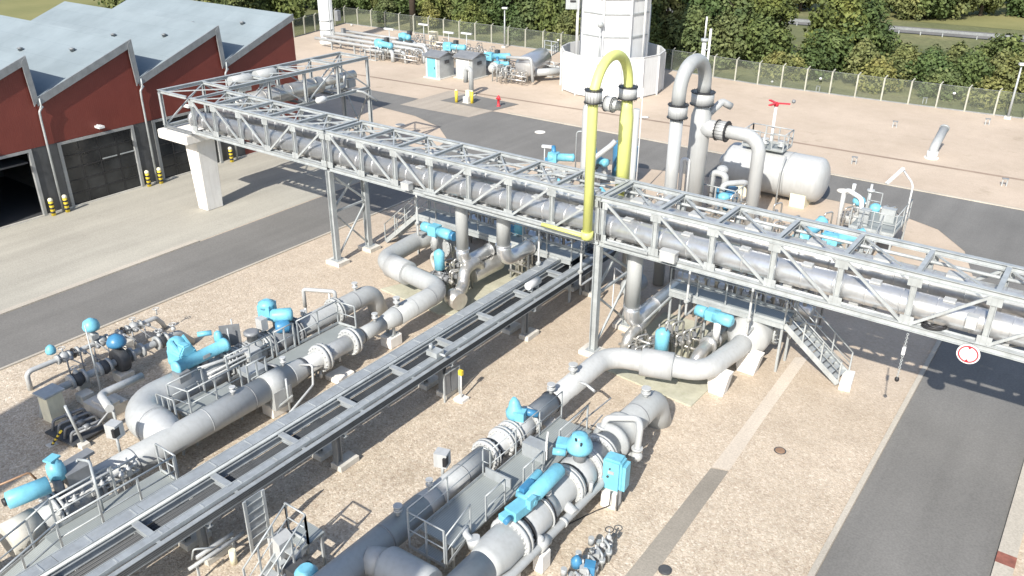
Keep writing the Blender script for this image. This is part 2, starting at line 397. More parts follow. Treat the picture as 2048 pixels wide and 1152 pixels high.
def islands(bld, gap=.012):
    """split a builder into its separate pieces (shells whose boxes touch stay together)"""
    bm = bld.bm; seen = set(); comps = []
    for v in bm.verts:
        if v in seen: continue
        st = [v]; seen.add(v); c = []
        while st:
            x = st.pop(); c.append(x)
            for e in x.link_edges:
                y = e.other_vert(x)
                if y not in seen: seen.add(y); st.append(y)
        comps.append(c)
    bx = [[min(v.co[i] for v in c) - gap for i in range(3)] + [max(v.co[i] for v in c) + gap for i in range(3)] for c in comps]
    par = list(range(len(comps)))
    def find(i):
        while par[i] != i: par[i] = par[par[i]]; i = par[i]
        return i
    for i in range(len(comps)):
        for j in range(i):
            if all(bx[i][k] <= bx[j][k + 3] and bx[j][k] <= bx[i][k + 3] for k in range(3)): par[find(i)] = find(j)
    grp = {}
    for i, c in enumerate(comps): grp.setdefault(find(i), []).extend(c)
    if len(grp) < 2 or len(grp) > 90: return [bld]
    out = []
    for vs in grp.values():
        nb = B(); mp = {v: nb.bm.verts.new(v.co) for v in vs}; done = set()
        for v in vs:
            for f in v.link_faces:
                if f not in done:
                    done.add(f); nf = nb.bm.faces.new([mp[x] for x in f.verts]); nf.smooth = f.smooth
        out.append(nb)
    bm.free()
    return out
class Thing:
    """an Empty at the thing's base; part() hangs meshes (given in world metres) on it"""
    def __init__(self, name, loc, label, cat, group=None):
        self.loc = V(loc); self.e = bpy.data.objects.new(name, None); COL.objects.link(self.e)
        self.e.location = self.loc; self.e.empty_display_size = .3; tag(self.e, label, cat, group)
    def part(self, name, bld, mat, label=None, under=None):
        if name in SPLIT:
            bits = islands(bld)
            if len(bits) > 1:
                for b_ in bits: link(name, b_, mat, under or self.e, self.loc)
                return None
        o = link(name, bld, mat, under or self.e, self.loc)
        if label: o['label'] = label
        return o
def solo(name, bld, mat, loc, label, cat, group=None):
    return tag(link(name, bld, mat, None, loc), label, cat, group)
def struct(name, bld, mat):
    o = link(name, bld, mat); o['kind'] = 'structure'; return o
def tri(n, i): return n[i % len(n)]
# ================================================================== setting
def sheet(name, pts, mat, z):
    return struct(name, B().poly([(p[0], p[1], z) for p in pts]), mat)
struct('ground', B().poly([(-900, -120, 0), (700, -120, 0), (700, 1500, 0), (-900, 1500, 0)]), 'grass')
sheet('gravel_yard', [(-84, -30), (60, -30), (60, 82), (-8, 79.3), (-28, 78.1), (-51, 79.8), (-84, 79.2), (-81.2, 68), (-79, 40)], 'gravel', .004)
sheet('concrete_yard', [(-75, -20), (-38.1, -20), (-38.1, 36.5), (-39.5, 40.5), (-43, 43.2), (-50, 44), (-75, 44)], 'yardconc', .012)
# left service road runs under the pipe bridge and opens into the cross road
def arc(cx, cy, r, a0, a1, n=8):
    return [(cx + r * math.cos(math.radians(a0 + (a1 - a0) * i / n)), cy + r * math.sin(math.radians(a0 + (a1 - a0) * i / n))) for i in range(n + 1)]
left = [(-38, -20), (-33.42, -20), (-33.42, 38)] + [(-33.2, 42), (-32.3, 45.2), (-30.4, 47.3), (-27.5, 48.6), (-24, 49.6), (-19, 50.6), (-14, 50.8), (-9, 50.8), (-6.4, 49.6), (-4.6, 47.2), (-3.48, 43.5), (-3.48, -20), (.55, -20), (.55, 46), (1.4, 49.5), (3.4, 51), (60, 51), (60, 57), (-3, 56.05), (-14, 55.6), (-40.5, 55.3), (-41.9, 55.2), (-42.3, 52.5), (-49.4, 52.2), (-49.6, 54.7), (-60, 54.4), (-60, 51), (-50.2, 50.6), (-46, 50.2), (-42.4, 48.9), (-39.6, 46.6), (-38.2, 42.5), (-38, 36)]
sheet('road', left, 'asphalt', .016)
sheet('concrete_pad', [(-49.5, 52.2), (-42.35, 52.5), (-41.95, 55.2), (-41.6, 58.3), (-49.4, 58.6)], 'paleconc', .020)
sheet('dark_pad', [(-47.7, 55.3), (-41.95, 55.3), (-41.5, 58.35), (-47.4, 58.6)], 'asphalt', .026)
# kerbs
k = B(); k.span(-38.35, -38.02, -20, 24.0, 0, .07); struct('kerb_yard', k, 'kerb')
k = B(); k.span(-33.40, -33.27, -20, 38, 0, .06); struct('kerb_road', k, 'kerb')
k = B(); k.span(-3.66, -3.49, -20, 44, 0, .07); struct('kerb_lane', k, 'kerb')
k = B(); k.span(.56, 1.06, -20, 23.2, 0, .10); k.span(.56, 1.06, 23.72, 46, 0, .10); struct('kerb_strip', k, 'kerb')
k = B(); k.span(.557, 1.063, 23.205, 23.715, 0, .104); struct('brick_paver', k, 'brick')
k = B()
for a, b in (((-14, 55.68), (60, 57.1)), ((-40.5, 55.42), (-14, 55.68))): k.bar((*a, .03), (*b, .03), .16, .08)
struct('kerb_far', k, 'kerb')
sheet('drain_strip', [(-70, 57.55), (-40, 59.6), (-19, 61.3), (30, 63.2), (30, 63.6), (-19, 61.65), (-40, 59.95), (-70, 57.9)], 'drainmat', .009)
sheet('gravel_path', [(-8.15, 4), (-7.5, 4), (-7.2, 17.2), (-7.35, 22.6), (-7.9, 22.4), (-7.85, 17)], 'pathmat', .010)
sheet('pale_path', [(-7.9, 22.45), (-7.35, 22.65), (-7.5, 26.2), (-7.65, 31.5), (-8.1, 31.2), (-7.95, 25.4)], 'pathpale', .010)
# land beyond the fence
sheet('meadow', [(-30, 126), (120, 136), (260, 420), (-160, 420), (-110, 150)], 'meadow', .02)
sheet('lawn', [(-420, 20), (-95, 40), (-100, 82), (-150, 150), (-500, 200)], 'meadow', .02)
sheet('verge', [(-84, 82), (80, 84), (80, 110), (-84, 108)], 'grass', .012)
hwy = [(-120, 104.5), (-39, 113.6), (-19.6, 116.6), (60, 128), (60, 134), (-19.6, 122), (-39, 119), (-120, 110)]
sheet('highway', hwy, 'asphalt', .03)
for off, y0 in ((0, 0), (6.3, .0)):
    pass
r_ = Thing('guard_rail', (-39, 113, 0), 'grey steel crash barrier along the highway behind the bushes', 'guard rail')
bb = B(); pb = B()
pts = [(-90, 107.2), (-60, 110.5), (-39, 112.9), (-19.6, 115.8), (10, 120), (50, 125.8)]
for a, b in zip(pts, pts[1:]): bb.bar((*a, .66), (*b, .66), .08, .3)
for a, b in zip(pts, pts[1:]):
    for i in range(8):
        f = i / 8; pb.box((a[0] + (b[0] - a[0]) * f, a[1] + (b[1] - a[1]) * f + .1, .4), (.1, .1, .8))
r_.part('rail', bb, 'galv_dark'); r_.part('post', pb, 'galv')

# ================================================================== workshop building
WX = -48.3
bl = Thing('workshop_building', (WX, 28, 0), 'dark red workshop hall with grey sawtooth roof and roller doors', 'building')
teeth = [(3.55, 9.7), (9.72, 15.87), (15.89, 22.03), (22.05, 28.2), (28.22, 34.36), (34.38, 40.52)]
BX = -66.5
for i, (y0, y1) in enumerate(teeth):
    zl, zh, th = 6.3, 8.62, .26
    w2 = B()
    w = B().prism([(WX, y0, 3.95), (WX, y1, 3.95), (WX, y1, zh - .02), (WX, y0, zl - .02)], (-.25, 0, 0))
    w2.prism([(BX + .4, y0, 0), (BX + .4, y1, 0), (BX + .4, y1, zh - .02), (BX + .4, y0, zl - .02)], (.25, 0, 0))
    if i == 5: w2.span(WX - .25, BX + .65, y1 - .25, y1 - .002, 0, zh - .1)
    if i == 0: w2.span(WX - .25, BX + .65, y0 + .002, y0 + .25, 0, zl - .1)
    bl.part('wall', w, 'redwall'); bl.part('wall', w2, 'redwall')
    rf = B().prism([(WX + .12, y0, zl), (WX + .12, y1, zh), (WX + .12, y1, zh + th), (WX + .12, y0, zl + th)], (BX - WX - .3, 0, 0))
    ro = bl.part('roof', rf, 'roof')
    fs = B().prism([(WX + .125, y0, zl - .12), (WX + .125, y1, zh - .12), (WX + .125, y1, zh + th + .05), (WX + .125, y0, zl + th + .05)], (.07, 0, 0))
    if i < 5: fs.prism([(WX + .125, y1 - .30, zh + .02), (WX + .125, y1 + .005, zh + .3), (WX + .125, y1 + .11, zl + .3), (WX + .125, y1 - .16, zl - .1)], (.09, 0, 0))
    bl.part('fascia', fs, 'galv_dark', under=ro)
    lt = B().span(BX + .4, WX - .02, y1 - .08, y1 - .004, zl + .3, zh - .01)
    bl.part('north_light', lt, 'darkglass', under=ro)
    vt = B()
    for j in range(3): vt.lathe((WX - 3 - 4.5 * j, y0 + 4.2 - j * .9, zl + .3 + (4.2 - j * .9) / 6.16 * 2.3), (WX - 3 - 4.5 * j, y0 + 4.2 - j * .9, zl + .9 + (4.2 - j * .9) / 6.16 * 2.3), [(0, .14), (.12, .14), (.13, .2), (.2, .05)], 10)
    bl.part('roof_vent', vt, 'galv_dark', under=ro)
# lower wall: piers and doors
def door(y0, y1, open_=False):
    f = B()
    for y in (y0, y1): f.span(WX - .16, WX + .05, y - .09, y + .09, 0, 3.93)
    f.span(WX - .16, WX + .05, y0 + .09, y1 - .09, 3.78, 3.93)
    d = bl.part('door', f, 'doorframe')
    p = B()
    if open_:
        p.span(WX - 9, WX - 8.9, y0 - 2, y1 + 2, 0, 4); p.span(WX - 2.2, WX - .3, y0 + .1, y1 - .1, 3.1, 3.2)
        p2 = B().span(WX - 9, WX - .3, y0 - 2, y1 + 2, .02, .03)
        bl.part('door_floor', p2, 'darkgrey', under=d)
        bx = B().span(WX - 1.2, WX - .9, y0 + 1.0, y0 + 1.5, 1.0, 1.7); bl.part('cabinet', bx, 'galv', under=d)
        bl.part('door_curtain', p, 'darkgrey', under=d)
    else:
        p.span(WX - .14, WX - .1, y0 + .09, y1 - .09, .02, 3.78); bl.part('door_curtain', p, 'darkglass', under=d)
        q = B(); n = 5
        for j in range(1, n):
            z = 3.78 * j / n; q.span(WX - .1, WX - .075, y0 + .09, y1 - .09, z - .03, z + .03)
        for j in range(1, 4):
            y = y0 + (y1 - y0) * j / 4
            for jj in range(n):
                q.span(WX - .1, WX - .08, y - .025, y + .025, 3.78 * jj / n + .03, 3.78 * (jj + 1) / n - .03)
        bl.part('door_bars', q, 'black', under=d)
        q = B()
        for j in (2, 3): q.span(WX - .072, WX - .05, y0 + (y1 - y0) * j / 4 + .1, y0 + (y1 - y0) * (j + 1) / 4 - .1, 2.33, 2.4)
        bl.part('door_rail', q, 'galv', under=d)
pier = B(); ys = [3.55]
doors = [(5, 9), (10.9, 15), (16.9, 21.1, True), (22.75, 27.3), (28.75, 33.2)]
prev = 3.55
for dd in doors:
    pier.span(WX - .3, WX - .02, prev, dd[0] - .092, 0, 3.948); prev = dd[1] + .092
pier.span(WX - .3, WX - .02, prev, 35.2, 0, 3.948)
bl.part('pier', pier, 'darkgrey')
bl.part('wall', B().span(WX - .25, WX, 35.2, 40.27, 0, 3.95), 'redwall')
for dd in doors: door(dd[0], dd[1], len(dd) > 2)
pl = B().span(WX - .02, WX + .04, 3.6, 40.4, .0, .1); bl.part('plinth', pl, 'concrete')
for y in (9.9, 16.05, 22.2, 28.35, 34.5):
    d = B().tube([(WX + .2, y + .1, 6.15), (WX + .2, y - .15, 5.9), (WX + .16, y - .15, 5.4), (WX + .16, y - .15, .05)], .065, .2, 8)
    d.tube([(WX + .2, y + .02, 6.6), (WX + .2, y + .02, 6.2), (WX + .19, y - .15, 5.85)], .05, .1, 8)
    bl.part('downpipe', d, 'galv')
for y in (19, 25.2, 31.2):
    lm = B().box((WX + .25, y, 4.35), (.5, .35, .12)); lm.bar((WX, y, 4.42), (WX + .3, y, 4.42), .06)
    bl.part('wall_lamp', lm, 'white')
# bollards beside the doors
spots = [((108, 431), 'left of the two yellow striped bollards by the open dark doorway'), ((136, 424), 'right of the two yellow striped bollards by the open dark doorway'),
         ((299, 373), 'left of the two yellow striped bollards by the middle roller door'), ((323, 367), 'right of the two yellow striped bollards by the middle roller door'),
         ((464, 324), 'yellow striped bollard seen past the white concrete pillar')]
for (px, lab) in spots:
    p = g(*px); t = Thing('bollard', p, lab, 'bollard', 'striped bollards along the workshop front')
    t.part('post', B().lathe(p, p + V((0, 0, 1.04)), [(0, .125), (.96, .125), (1.02, .09), (1.04, .02)], 14), 'signyellow')
    for z in (.22, .46, .70): t.part('stripe', B().ring(p + V((0, 0, z)), (0, 0, 1), .126, .131, .11, 14), 'black')
    t.part('cap', B().lathe(p + V((0, 0, .88)), p + V((0, 0, 1.07)), [(0, .133), (.1, .133), (.17, .08), (.19, .01)], 14), 'cream')

# ================================================================== pipe bridge
Y0, Y1, ZB, ZT = 26.5, 28.75, 5.02, 6.83
def bridge(label, xs, w=.2, flip=None, nfirst=None):
    t = Thing('truss_bridge', (xs[0], Y0, ZB), label, 'pipe bridge', 'sections of the pipe bridge')
    for y, nm in ((Y0, 0), (Y1, 1)):
        t.part('top_chord', B().hbeam((xs[0] - w / 2, y, ZT), (xs[-1] + w / 2, y, ZT), w, w), 'galv')
        t.part('bottom_chord', B().hbeam((xs[0] - w / 2, y, ZB), (xs[-1] + w / 2, y, ZB), w * .95, w * 1.1), 'galv')
        gs = B()
        for i, x in enumerate(xs):
            for zz, sg in ((ZT - w * .5 - .14, 1), (ZB + w * .55 + .13, 1)): gs.box((x, y + (-.062 if y == Y0 else .062), zz), (.42, .014, .3))
        t.part('gusset', gs, 'galv')
        for i, x in enumerate(xs):
            t.part('post', B().hbeam((x, y, ZB + w * .56), (x, y, ZT - w * .505), w * .9, w * .9, .02, (1, 0, 0)), 'galv')
        n = len(xs) - 1; half = nfirst if nfirst is not None else n // 2
        for i in range(n):
            a, b = xs[i] + w * .55, xs[i + 1] - w * .55; zt, zb = ZT - w * .55, ZB + w * .6
            yy = y + (-.05 if y == Y0 else .05)
            br = B().bar((a, yy, zt), (b, yy, zb), .07, .09) if i < half else B().bar((a, yy, zb), (b, yy, zt), .07, .09)
            t.part('brace', br, 'galv')
    cb = B(); fl = B(); xb = B()
    for i, x in enumerate(xs):
        t.part('cross_beam', B().hbeam((x, Y0 + w * .52, ZT - .005), (x, Y1 - w * .52, ZT - .005), w * .75, w * .8), 'galv')
        cb.hbeam((x, Y0 + w * .52, ZB - .01), (x, Y1 - w * .52, ZB - .01), w * .75, w * .9)
    for a, b in zip(xs, xs[1:]):
        if w < .19: xb.bar((a + .15, Y0 + .14, ZT - .02), (b - .15, Y1 - .14, ZT - .02), .06, .05)
        xb.bar((a + .15, Y1 - .14, ZT - .075), (b - .15, Y0 + .14, ZT - .075), .06, .05)
        m = (a + b) / 2
        cb.hbeam((m, Y0 + w * .52, ZB - .01), (m, Y1 - w * .52, ZB - .01), w * .5, w * .6)
        fl.bar((a + .15, Y0 + .14, ZB - .06), (b - .15, Y1 - .14, ZB - .06), .06, .05)
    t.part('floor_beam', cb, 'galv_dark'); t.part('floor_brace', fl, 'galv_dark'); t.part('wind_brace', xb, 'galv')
    return t
X1 = [-40.45, -38.6, -36.5, -34.42, -32.35, -30.27]
X2 = [-29.9 + i * 2.117 for i in range(8)]
X3 = [-14.86 + i * 2.235 for i in range(12)] 
b1 = bridge('leftmost pipe bridge section ending on the white concrete pillar', X1, .17, nfirst=3)
b2 = bridge('middle pipe bridge section between the two steel trestles', X2, .17, nfirst=3)
b3 = bridge('right pipe bridge section crossing the lane with the round sign', X3, .20, nfirst=5)
# angled service rail with brackets along the front of the middle section
sr = B(); sr.bar((-23.9, Y0 - .16, ZB + .16), (-15.3, Y0 - .16, ZB + .16), .05, .10); sr.bar((-14.7, Y0 - .16, ZB + .16), (-12.8, Y0 - .16, ZB + .16), .05, .1)
for i in range(7): sr.bar((-23.6 + i * 1.4, Y0 - .02, ZB + .14), (-23.6 + i * 1.4, Y0 - .18, ZB + .14), .05)
b2.part('cable_ladder', sr, 'galv')
# branch bridge toward the far yard
t = Thing('truss_bridge', (-43, 26.3, 4.95), 'branch pipe bridge running back from the pillar past the red hall', 'pipe bridge', 'sections of the pipe bridge')
ya = [26.35, 29.1, 31.8, 34.5, 37.2, 39.85]
for x, ys_ in ((-43.05, ya), (-40.55, ya[1:])):
    t.part('top_chord', B().hbeam((x, ys_[0] - .1, 6.93), (x, ys_[-1] + .1, 6.93), .18, .19), 'galv')
    t.part('bottom_chord', B().hbeam((x, ys_[0] - .1, 4.98), (x, ys_[-1] + .1, 4.98), .18, .2), 'galv')
    for y in ys_: t.part('post', B().hbeam((x, y, 5.09), (x, y, 6.83), .16, .16, .02, (0, 1, 0)), 'galv')
    for i, (a, b) in enumerate(zip(ys_, ys_[1:])):
        t.part('brace', B().bar((x, a + .1, 6.8 if i % 2 else 5.1), (x, b - .1, 5.1 if i % 2 else 6.8), .07, .08), 'galv')
for y in ya: t.part('cross_beam', B().hbeam((-42.94, y, 6.925), (-40.66, y, 6.925), .15, .15), 'galv')
xb = B(); fb = B()
for a, b in zip(ya, ya[1:]):
    xb.bar((-42.9, a + .1, 6.90), (-40.7, b - .1, 6.90), .07, .05); xb.bar((-40.7, a + .1, 6.84), (-42.9, b - .1, 6.84), .07, .05)
    for y in (a, (a + b) / 2): fb.hbeam((-42.94, y, 4.97), (-40.66, y, 4.97), .12, .14)
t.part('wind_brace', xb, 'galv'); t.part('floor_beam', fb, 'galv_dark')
t.part('walkway_plate', B().span(-42.9, -42.1, 29, 39.8, 5.06, 5.09), 'grating')
tr = Thing('trestle', (-41.8, 39.85, 0), 'slim steel trestle carrying the far end of the branch bridge', 'trestle', 'steel trestles under the pipe bridge')
for x in (-43.05, -40.55): tr.part('column', B().hbeam((x, 39.85, .05), (x, 39.85, 4.87), .2, .2, .022, (0, 1, 0)), 'galv')
tr.part('brace', B().bar((-42.95, 39.85, .5), (-40.65, 39.85, 4.6), .08).bar((-40.65, 39.93, .5), (-42.95, 39.93, 4.6), .08), 'galv')
# steel trestles
def trestle(x, label, yb=28.75):
    t = Thing('trestle', (x, Y0, 0), label, 'trestle', 'steel trestles under the pipe bridge')
    for y in (Y0, yb):
        t.part('column', B().hbeam((x, y, .22), (x, y, ZB - .12), .27, .27, .028, (1, 0, 0)), 'galv')
        t.part('base_plate', B().box((x, y, .205), (.5, .5, .03)), 'galv')
    m = (Y0 + yb) / 2
    t.part('brace', B().bar((x - .06, Y0 + .15, 2.9), (x - .06, yb - .15, 4.6), .09).bar((x + .06, Y0 + .15, 4.6), (x + .06, yb - .15, 2.9), .09)
           .bar((x, Y0 + .15, 2.75), (x, yb - .15, 2.75), .09).bar((x - .06, Y0 + .15, 2.6), (x - .06, yb - .15, .5), .08).bar((x + .06, Y0 + .15, .5), (x + .06, yb - .15, 2.6), .08), 'galv')
    f = B()
    for y in (Y0, yb): f.box((x, y, .07), (.95, .75, .26))
    t.part('footing', f, 'concrete')
trestle(-30.05, 'steel trestle beside the asphalt road under the left bridge joint')
trestle(9.6, 'steel trestle beyond the lane outside the right edge of the photo')
trestle(-14.98, 'steel trestle standing where the rack passes under the bridge', 29.3)
# concrete pillar with its T cap
t = Thing('concrete_pillar', (-41.8, 27.55, 0), 'white tapered concrete pillar with a slab cap under the bridge end', 'pillar')
sh = B(); zt = 4.25
a = [(-42.3, 27.05), (-41.45, 27.05), (-41.45, 28.15), (-42.3, 28.15)]; b = [(-42.5, 26.95), (-41.35, 26.95), (-41.35, 28.2), (-42.5, 28.2)]
va = [sh.bm.verts.new((x, y, 0)) for x, y in a]; vb = [sh.bm.verts.new((x, y, zt)) for x, y in b]
for i in range(4): sh.face([va[i], va[(i + 1) % 4], vb[(i + 1) % 4], vb[i]])
sh.face(vb); sh.face(list(reversed(va)))
bmesh.ops.bevel(sh.bm, geom=[e for e in sh.bm.edges], offset=.04, segments=2, affect='EDGES')
t.part('shaft', sh, 'concwhite')
cp = B().span(-43.6, -40.95, 26.1, 28.7, 4.253, 4.78); bmesh.ops.bevel(cp.bm, geom=[e for e in cp.bm.edges], offset=.05, segments=2, affect='EDGES')
t.part('cap', cp, 'concwhite')

# pipes inside the bridge
def clad_joints(bld, x0, x1, y, z, r, step=1.06):
    n = int((x1 - x0) / step)
    for i in range(n): bld.ring((x0 + (i + .5) * step, y, z), (1, 0, 0), r - .01, r + .013, .05, 20)
t = Thing('bridge_pipe', (-41, 27.3, 5.6), 'thick silver clad pipe along the front of the bridge', 'pipe', 'clad pipes carried by the bridge')
p = B().dome((-41.2, 27.1, 5.55), (10.4, 27.1, 5.55), .43, .25, 28)
p.lathe((-41.25, 27.1, 5.55), (-41.0, 27.1, 5.55), [(0, .1), (.01, .5), (.2, .5), (.22, .3)], 24)
t.part('cladding', p, 'clad'); q = B(); clad_joints(q, -40.6, 10, 27.1, 5.55, .43); t.part('joint_band', q, 'clad')
t = Thing('bridge_pipe', (-41, 28.15, 5.7), 'upper silver clad pipe lying behind the front bridge pipe', 'pipe', 'clad pipes carried by the bridge')
t.part('cladding', B().cyl((-40.2, 28.1, 6.0), (10.4, 28.1, 6.0), .42, 26), 'clad'); q = B(); clad_joints(q, -40, 10, 28.1, 6.0, .42); t.part('joint_band', q, 'clad')
sd = B()
for x in X3[1:] + X2[2:]:
    sd.box((x + .9, 28.1, 6.43), (.55, .45, .10)); sd.box((x + 1.0, 27.1, 6.0), (.35, .3, .06))
for x in X1 + X2 + X3: sd.box((x + .5, 27.1, 5.1), (.3, .5, .1)); sd.box((x + .5, 28.25, 5.32), (.14, .3, .56))
ps = Thing('pipe_shoes', (-14, 27.7, 5.2), 'row of white pipe shoes and clips on the bridge pipes', 'pipe supports'); ps.part('shoe', sd, 'pipewhite')
# slim bundles of small tube on the bridge floor
for y, z, r, lab in ((26.64, 5.14, .045, 'thin grey conduit along the front edge of the bridge floor'), (27.75, 5.2, .07, 'thin grey conduit between the two bridge pipes'), (28.6, 6.5, .06, 'thin pipe along the back of the bridge')):
    solo('conduit', B().cyl((-40, y, z), (10, y, z), r, 10), 'galv', (-40, y, z), lab, 'conduit', 'conduits on the bridge')
def junction_box(c, lab, s=(.55, .4, .3)):
    t = Thing('junction_box', c, lab, 'junction box', 'white boxes on the bridge floor')
    t.part('box', B().box(V(c) + V((0, 0, s[2] / 2)), s), 'pipewhite'); t.part('lid', B().box(V(c) + V((0, 0, s[2] + .03)), (s[0] * 1.08, s[1] * 1.1, .05)), 'pipewhite')
junction_box((-24.8, 26.3, 5.15), 'white box on the front of the middle bridge section left of the vertical pipes', (.45, .3, .28))
junction_box((-11.9, 26.27, 5.14), 'white box on the front of the bridge above the stair platform', (.6, .3, .36))
junction_box((-1.9, 26.52, 5.55), 'white box hanging under the front bridge pipe near the sign', (.3, .3, .35))
# silver clad vessels on the branch bridge
t = Thing('clad_vessel', (-41.6, 32, 5.2), 'large dull silver clad pipe on the branch bridge', 'vessel')
t.part('cladding', B().dome((-41.6, 29.6, 5.65), (-41.6, 36.6, 5.65), .5, .12, 24), 'alu'); q = B()
for i in range(7): q.ring((-41.6, 30 + i, 5.65), (0, 1, 0), .49, .52, .06)
q.cyl((-41.6, 36.7, 5.75), (-41.6, 39.6, 5.75), .3, 16)
t.part('nozzle', q, 'alu')
for y, h, lab in ((31.2, .95, 'small white domed hood left on top of the branch bridge vessel'), (33.0, 1.1, 'larger white domed hood on top of the branch bridge vessel')):
    t = Thing('silencer_hood', (-42.2, y, 6.3), lab, 'hood', 'white hoods on the branch bridge')
    t.part('hood', B().dome((-42.2, y - .8, 6.55 + h * .25), (-42.2, y + .5, 6.55 + h * .25), .34, .2, 16), 'pipegrey')
    t.part('stand', B().box((-42.2, y, 6.3), (.4, .9, .3)), 'galv')
vp = B().tube([(-41.0, 36.9, 5.3), (-41.0, 38.2, 5.3), (-41.0, 38.2, 6.2)], .1, .2, 10); vp.box((-41.2, 38.8, 5.4), (.5, .6, .5)); vp.cyl((-41.9, 38.1, 5.1), (-41.9, 38.1, 6.4), .06, 8)
vp.tube([(-41.3, 38, 5.2), (-40.2, 39, 4.9), (-39.6, 39.6, 4.3)], .08, .2, 8)
solo('pipework', vp, 'pipegrey', (-41, 38, 5), 'small grey pipework at the far end of the branch bridge', 'pipework')
hd = Thing('floodlight', (-39.9, 34.9, 5.2), 'white oval floodlight on the side of the branch bridge', 'floodlight')
hd.part('head', B().lathe((-39.9, 34.7, 5.2), (-39.9, 35.5, 5.2), [(0, .08), (.1, .2), (.6, .22), (.8, .1)], 12), 'white'); hd.part('arm', B().bar((-40.4, 35.1, 5.1), (-39.9, 35.1, 5.2), .06), 'galv')
# round height sign, hose coil and hanging chain
c = V((-1.75, 26.36, 4.72)); t = Thing('height_sign', c, 'round white sign with a red ring hanging from the bridge', 'sign')
t.part('plate', B().lathe(c, c + V((0, .03, 0)), [(0, .33), (.03, .33)], 32), 'white')
t.part('ring', B().ring(c + V((0, -.004, 0)), (0, 1, 0), .245, .285, .012, 32), 'red')
mk = B()
for s in (-1, 1): mk.prism([(c.x - .06, c.y - .014, c.z + s * .25), (c.x + .06, c.y - .014, c.z + s * .25), (c.x, c.y - .014, c.z + s * .17)], (0, .008, 0))
t.part('arrow', mk, 'red'); t.part('bracket', B().bar((c.x, c.y + .04, c.z + .1), (c.x, c.y + .07, c.z + .34), .06), 'galv')
cc = g(1866, 652, 5.16); hs = B()
for i, (rx, dz) in enumerate(((.33, 0), (.35, .045), (.32, .09))): hs.torus(cc + V((.02 * i, .01 * i, dz)), V((.08 * i - .1, .1, 1)), rx, .035)
solo('hose_coil', hs, 'black', cc, 'coiled black hose on the bridge floor above the lane', 'hose')
ch = B(); x, y = -3.52, 26.3
for i in range(24):
    z = 4.85 - i * .068; ch.torus((x, y, z), (1, 0, 0) if i % 2 else (0, 1, 0), .034, .011, 10, 5)
t = Thing('hoist_chain', (x, y, 3.2), 'chain with a black hook hanging below the bridge left of the sign', 'chain')
t.part('chain', ch, 'galv'); t.part('block', B().box((x, y, 4.25), (.1, .1, .26)), 'white'); t.part('hook', B().ball((x, y, 3.18), .075, 10, 1.2), 'black')
# ================================================================== low pipe rack with cable trays
RY0, RY1 = 4.0, 33.0
t = Thing('pipe_rack', (-18.7, 18, 0), 'long low galvanised rack of cable trays running under the bridge', 'pipe rack')
t.part('side_beam', B().hbeam((-18.72, RY0, 1.84), (-18.72, RY1, 1.84), .12, .24), 'rackgrey')
t.part('side_beam', B().hbeam((-17.52, RY0, 1.79), (-17.52, RY1, 1.79), .15, .27), 'rackgrey')
legy = [9.85, 15.05, 20.45, 25.85, 31.0]
for y in legy:
    t.part('frame', B().hbeam((-19.32, y, 1.56), (-17.44, y, 1.56), .16, .17), 'rackgrey')
    for x in (-18.95, -17.98): t.part('leg', B().hbeam((x, y, .22), (x, y, 1.51), .22, .22, .025, (0, 1, 0)), 'galv_dark')
for i in range(12):
    y = 5.9 + i * 2.52
    c = B().box((-18.29, y, 1.99), (.80, .2, .07)); c.hbeam((-18.65, y, 1.84), (-17.6, y, 1.84), .1, .16)
    t.part('cross_beam', c, 'rackgrey')
for y in legy:
    for x, nm in ((-18.95, 'far'), (-17.98, 'near')):
        f = B().box((x + .05, y + .25, .11), (.5, .85, .22)); bmesh.ops.bevel(f.bm, geom=[e for e in f.bm.edges], offset=.015, segments=1, affect='EDGES')
        solo('footing', f, 'concrete', (x, y, 0), 'concrete block under a rack leg', 'footing', 'concrete blocks under the rack legs')
def tray(name, x0, x1, z, h, mat, lab, clips=True):
    t = Thing(name, ((x0 + x1) / 2, RY0, z), lab, 'cable tray', 'cable trays on the rack')
    b = B(); n = 12; L = (RY1 - RY0) / n
    for i in range(n): b.span(x0, x1, RY0 + i * L + .006, RY0 + (i + 1) * L - .006, z, z + h + (.004 if i % 2 else 0))
    t.part('cover', b, mat)
    e = B(); e.span(x0 - .025, x0 - .002, RY0, RY1, z - .02, z + h + .02); e.span(x1 + .002, x1 + .025, RY0, RY1, z - .02, z + h + .02); t.part('edge', e, 'galv')
    if clips:
        c = B()
        for i in range(22): c.span(x0 + .02, x1 - .02, RY0 + .7 + i * 1.3, RY0 + .74 + i * 1.3, z + h + .005, z + h + .016)
        t.part('clip', c, 'galv')
tray('cable_tray', -19.28, -18.86, 1.93, .12, 'rackgrey', 'wide pale covered cable tray along the left side of the rack')
tray('cable_tray', -17.93, -17.69, 1.91, .10, 'rackgrey', 'narrow pale covered cable tray along the right side of the rack')
for (xs, lab) in (([-18.60 + .065 * i for i in range(10)], 'bundle of black cables, widened to fill the shaded middle channel of the rack'),):
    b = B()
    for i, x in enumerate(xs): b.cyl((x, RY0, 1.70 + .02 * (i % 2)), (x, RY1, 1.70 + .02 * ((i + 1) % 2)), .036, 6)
    b.span(xs[0] - .03, xs[-1] + .03, RY0, RY1, 1.65, 1.66)  # cables spread wide over black backing so the shaded gap stays dark
    solo('cable_shade_fill', b, 'trayblack', (xs[0], RY0, 1.4), lab, 'cables', 'cables on the rack')
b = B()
for i in range(4): b.cyl((-17.475, RY0, 1.70 + .062 * i), (-17.475, RY1, 1.70 + .062 * i), .031, 6); b.cyl((-17.65 + .03 * (i % 2), RY0, 1.72 + .05 * i), (-17.65 + .03 * (i % 2), RY1, 1.72 + .05 * i), .03, 6)  # black strands added to darken the shaded beam web and the gap beside it
